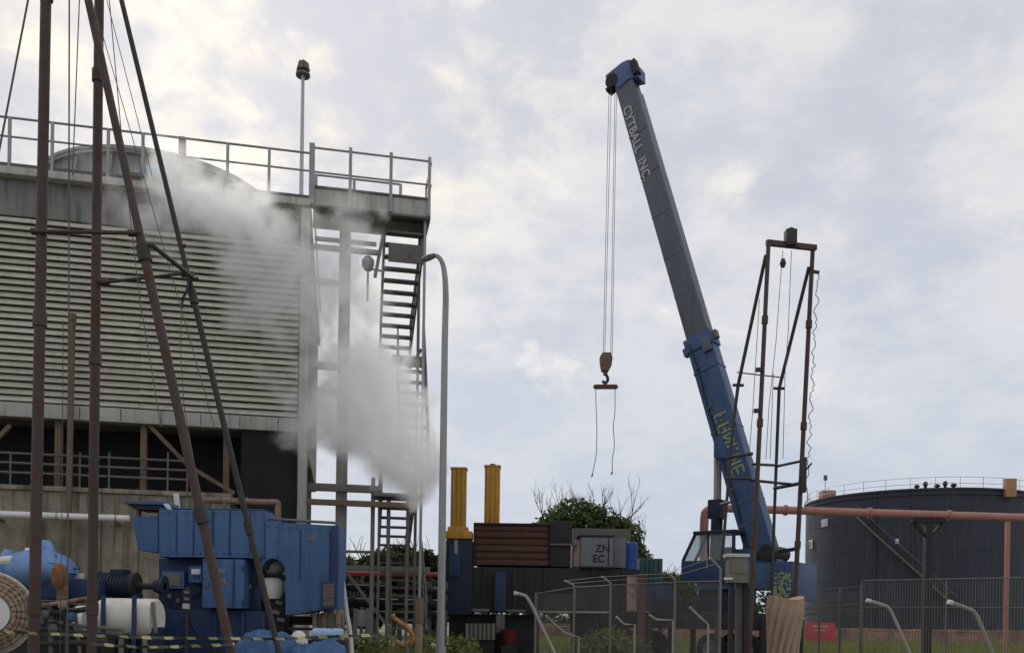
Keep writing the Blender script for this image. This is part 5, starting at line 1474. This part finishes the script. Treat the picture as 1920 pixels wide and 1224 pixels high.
for i in range(4):
    a, b = tops[i], tops[i + 1]
    za, zb_ = min(a.z, b.z) - .03, min(a.z, b.z) - .03
    pa_, pb_ = Vector((a.x, a.y, a.z - .04)), Vector((b.x, b.y, b.z - .04))
    if i == 3: pb_.z = pa_.z
    MB().tube([pa_, pb_], .022, 6).build('top_rail', M['fence'], fe)
    mb = MB(); mesh_panel(mb, a, b, .05, min(pa_.z, pb_.z))
    tag(mb.build('chain_link', M['fence'], fe, smooth=False), kind='stuff')
    if i < 2:
        zz = P(1077, 1147, 25).z
        MB().tube([Vector((a.x, a.y + .05, zz)), Vector((b.x, b.y + .05, zz))], .035, 6).build('mid_rail', M['palepost'], fe)
# barbed strands on the arms
for j in range(2):
    pts = []
    for (px, py, Y, arm) in posts[1:]:
        pts.append(lerp(P(px, py, Y), P(arm[0], arm[1], Y - .1), .45 + .5 * j))
    MB().tube(pts, .006, 4, caps=False).build('barbed_strand', M['fence'], fe)

# bent foreground posts
def bent(label, pts, Y, r_=.023):
    w_ = [P(x_, y_, Y) for x_, y_ in pts]; g_ = to_ground(w_[-2], w_[-1])
    t = thing('bent_post', label, 'fence post', g_, 'bent foreground fence posts')
    MB().tube(arc(w_[:-1], 4) + [w_[-1], g_], r_, 8).build('pipe', M['palepost'], t)
    q = w_[0]; dd = (w_[0] - w_[1]).normalized()
    MB().tube([q - dd * .02, q + dd * .04], r_ * 1.25, 8).build('end_cap', M['offwhite'], t)
bent('bent pale pipe post leaning left in front of dark rig base', [(968, 1112), (978, 1114), (988, 1119), (1000, 1140), (1042, 1228)], 12.5)
bent('leaning pipe post with white end cap, right of the red notice board', [(1630, 1126), (1650, 1132), (1667, 1140), (1680, 1165), (1707, 1226)], 12.0, .024)
bent('rightmost leaning pipe post, in front of the vertical bar fence', [(1783, 1129), (1806, 1137), (1827, 1147), (1838, 1168), (1862, 1226)], 11.6, .027)
def short(label, pts, Y, r_=.024):
    w_ = [P(x_, y_, Y) for x_, y_ in pts]
    t = thing('short_post', label, 'fence post', (w_[-1].x, Y, 0), 'short cranked posts low in the fence line')
    w_.append(Vector((w_[-1].x, Y, 0)))
    MB().tube(w_, r_, 8).build('pipe', M['palepost'], t)
    MB().tube([w_[0] - Vector((.02, 0, 0)), w_[0] + Vector((.03, 0, -.02))], r_ * 1.3, 8).build('end_cap', M['palepost'], t)
short('short cranked pipe near the left end of fence, above the grass', [(1024, 1154), (1040, 1170), (1060, 1186), (1085, 1194)], 22)
short('short cranked pipe just right of the middle fence post', [(1156, 1156), (1164, 1164), (1172, 1170), (1190, 1170)], 20)
short('short cranked pipe beside the dull blue tank', [(1218, 1152), (1226, 1158), (1232, 1161), (1262, 1162)], 20)
short('short cranked pipe left of the tall fence post with arm', [(1294, 1138), (1308, 1152), (1328, 1170)], 20)

# vertical bar fence on the right
bf = thing('bar_fence', 'grey vertical bar fence in front of the black tank', 'fence', (P(1760, 1200, 30).x, 30, 0))
A, B = P(1618, 1092, 33), P(1960, 1077, 28.5)
zt_ = (A.z + B.z) / 2; A.z = B.z = zt_
zm_ = P(1760, 1138, 31).z
for zz in (zt_, zm_, .35): MB().tube([Vector((A.x, A.y, zz)), Vector((B.x, B.y, zz))], .03 if zz == zt_ else .022, 6).build('rail', M['fence'], bf)
for k in (0, .5, 1): q = lerp(A, B, k); MB().box((q.x, q.y + .06, zt_ / 2), (.06, .06, zt_)).build('post', M['galdark'], bf)
nb = 64
src = None
for i in range(nb):
    k = (i + .5) / nb; q = lerp(A, B, k)
    if src is None: src = MB().box((q.x, q.y - .035, zt_ / 2), (.017, .014, zt_ - .1)).build('bar', M['galdark'], bf, smooth=False); q_s = q
    else:
        c_ = src.copy(); C.objects.link(c_); c_.parent = bf; c_.location = Vector(src.location) + (q - q_s)
bf2 = thing('rail_fence', 'low dark rail fence between the tan tarpaulin and bar fence', 'fence', (P(1560, 1200, 34).x, 34, 0))
A2, B2 = P(1500, 1109, 35.5), P(1618, 1098, 33.6)
for py_ in (0, 32, 44):
    p_, q_ = P(1512, 1107 + py_, 35.5), P(1618, 1099 + py_ * 1.0, 34)
    MB().tube([p_, q_], .035, 6).build('rail', M['galdark'], bf2)
for k in (0.02, .33, .66, .98): q = lerp(A2, B2, k); MB().box((q.x, q.y + .05, q.z / 2), (.07, .07, q.z)).build('post', M['galdark'], bf2)
mb = MB(); mesh_panel(mb, A2, B2, .05, min(A2.z, B2.z), .08, .0026); tag(mb.build('chain_link', M['galdark'], bf2, smooth=False), kind='stuff')

# ================================================================== ground vegetation
def blades(name, label, boxes, n, h0, h1, wd, mt, seed, base):
    r = np.random.default_rng(seed); vs, fs = [], []
    ws = np.array([(b[2] - b[0]) * 1.0 for b in boxes]); ws = ws / ws.sum()
    for i in range(n):
        b = boxes[r.choice(len(boxes), p=ws)]
        x, y = r.uniform(b[0], b[2]), r.uniform(b[1], b[3])
        cl = .55 + .6 * noise.noise(Vector((x * .6, y * .6, seed)))
        h = max(.08, r.uniform(h0, h1) * cl); an = r.uniform(0, 3.14); w_ = wd * r.uniform(.6, 1.3)
        dx, dy = math.cos(an) * w_, math.sin(an) * w_; lx, ly = r.normal(0, .3, 2) * h
        o = len(vs)
        vs += [(x - dx, y - dy, 0), (x + dx, y + dy, 0), (x + dx * .6 + lx * .5, y + dy * .6 + ly * .5, h * .6), (x - dx * .6 + lx * .5, y - dy * .6 + ly * .5, h * .6), (x + lx, y + ly, h)]
        fs += [(o, o + 1, o + 2, o + 3), (o + 3, o + 2, o + 4)]
    me = bpy.data.meshes.new(name); me.from_pydata((np.array(vs) - np.array(base)).tolist(), [], fs); me.materials.append(mt)
    o = bpy.data.objects.new(name, me); C.objects.link(o); o.location = base
    return tag(o, label, 'grass', kind='stuff')
blades('grass', 'patchy green grass in front of the brick bund and under the crane', [(-3, 37, 34, 60)], 42000, .18, .55, .022, M['grass'], 3, (10, 48, 0))
blades('grass', 'tall dry weeds along the bottom edge between tarps and street lamp', [(-5.2, 18, -1.2, 30), (-4.5, 18.5, -1.0, 21)], 9000, .6, 1.25, .014, M['weed'], 4, (-3, 22, 0))
q = P(1140, 1175, 29.5)
tag(leaf_cloud('weeds', [(q.x, 29.6, .5, 1.0, .8, .82), (q.x - .8, 29, .35, .7, .6, .6), (q.x + .9, 29.8, .45, .7, .6, .6), (q.x - .1, 28.8, .35, .7, .5, .8)], 3400, .075, M['weed'], base=(q.x, 29.6, 0), seed=4),
    'mound of yellow green weeds behind the chain link fence', 'weeds', kind='stuff')
bl = []
for px in (665, 700, 730, 800, 850, 868): 
    q = P(px, 1195, 23); bl.append((q.x, 23, .55, .5, .4, .55))
tag(leaf_cloud('weeds', bl, 2600, .07, M['weed'], base=(-2.5, 23, 0), seed=6), 'leafy weeds at the foot of the stair tower and lamp post', 'weeds', kind='stuff')

# ================================================================== steam
LO = .0
YS = 23.2
def steam(name, label, puffs, gain, dens, nscale, x0, x1, y0, y1, z0, z1, amp=1.7):
    m = bpy.data.materials.new(name); m.use_nodes = True
    nt_ = m.node_tree; nt_.nodes.clear(); g = G(nt_)
    pos = g.n('ShaderNodeNewGeometry').outputs['Position']
    nn = g.n('ShaderNodeTexNoise'); g.put(nn.inputs['Vector'], pos)
    nn.inputs['Scale'].default_value = nscale; nn.inputs['Detail'].default_value = 5; nn.inputs['Roughness'].default_value = .6; nn.inputs['Distortion'].default_value = .6
    n_ = nn.outputs[0]
    def cn(scale):
        q_ = g.n('ShaderNodeTexNoise'); g.put(q_.inputs['Vector'], pos); q_.inputs['Scale'].default_value = scale; q_.inputs['Detail'].default_value = 2
        return g.vm('SUBTRACT', q_.outputs['Color'], (.5, .5, .5))
    pos = g.vm('ADD', pos, g.vm('ADD', g.vm('MULTIPLY', cn(.55), (2.2, 2.2, 2.2)), g.vm('MULTIPLY', cn(1.5), (.9, .9, .9))))
    tot = None
    for (c_, r_, wgt) in puffs:
        dv = g.vm('LENGTH', g.vm('DIVIDE', g.vm('SUBTRACT', pos, tuple(c_)), tuple(r_)), out=1)
        f_ = g.math('MULTIPLY', g.ss(dv, 0.15, 1.0, 1.0, 0.0), wgt)
        tot = f_ if tot is None else g.math('MAXIMUM', g.math('MULTIPLY', g.math('ADD', tot, f_), .78), g.math('MAXIMUM', tot, f_))
    v = g.math('ADD', tot, g.math('MULTIPLY', g.math('SUBTRACT', n_, .52), amp))
    v = g.math('MULTIPLY', g.ss(v, LO, .95), g.ss(tot, 0.0, .12))
    fold = g.noise(pos, 2.1, 4, .6)
    v = g.math('MULTIPLY', v, g.ss(fold, .30, .66, .18, 1.35))
    pv = g.n('ShaderNodeVolumePrincipled')
    pv.inputs['Color'].default_value = (1.0, 1.0, 1.0, 1)
    pv.inputs['Anisotropy'].default_value = .55
    g.put(pv.inputs['Density'], g.math('MULTIPLY', v, dens))
    out = g.n('ShaderNodeOutputMaterial'); nt_.links.new(pv.outputs[0], out.inputs['Volume'])
    m.volume_intersection_method = 'ACCURATE' if hasattr(m, 'volume_intersection_method') else m.volume_intersection_method
    o = MB().box(((x0 + x1) / 2, (y0 + y1) / 2, (z0 + z1) / 2), (x1 - x0, y1 - y0, z1 - z0)).build(name, m, base=((x0 + x1) / 2, (y0 + y1) / 2, z0), smooth=False)
    return tag(o, label, 'steam', kind='stuff')
def pf(px, py, rpx, wgt, Y=YS, sy=1.0, ry=None):
    k = Y / F; q = P(px, py, Y)
    return (q, (rpx * k, (ry if ry else max(.8, min(1.5, rpx * k))), rpx * k * sy), wgt)
puffs = [pf(796, 900, 54, 1.35), pf(768, 862, 92, 1.45), pf(722, 800, 130, 1.4), pf(690, 720, 120, 1.0), pf(762, 775, 92, 1.35), pf(628, 775, 115, .95),
         pf(630, 640, 120, .72), pf(690, 590, 62, .5), pf(600, 545, 110, .5), pf(515, 500, 110, .72), pf(470, 425, 110, .78), pf(500, 570, 80, .6), pf(390, 390, 105, .7), pf(650, 500, 90, .42), pf(545, 700, 90, .3), pf(335, 335, 100, .36), pf(220, 400, 90, .34), pf(300, 440, 90, .36), pf(640, 410, 90, .34), pf(555, 420, 60, .25), pf(560, 800, 60, .3)]
a_, b_ = P(120, 215, YS), P(865, 965, YS)
steam('steam', 'dense white steam billowing up from the stairs across the cooling tower', puffs, 1, 2.5, .75, a_.x, b_.x, 21.4, 24.95, b_.z, a_.z)
YS2 = 26.6
puffs = [pf(190, 330, 95, .55, YS2), pf(290, 320, 95, .55, YS2), pf(400, 330, 90, .5, YS2), pf(130, 340, 50, .4, YS2)]
a_, b_ = P(70, 250, YS2), P(520, 365, YS2)
steam('steam', 'thin veil of steam drifting round the fan stack on the tower top', puffs, 1, .30, .6, a_.x, b_.x, 25.6, 27.9, z_deck + .05, a_.z, 1.6)
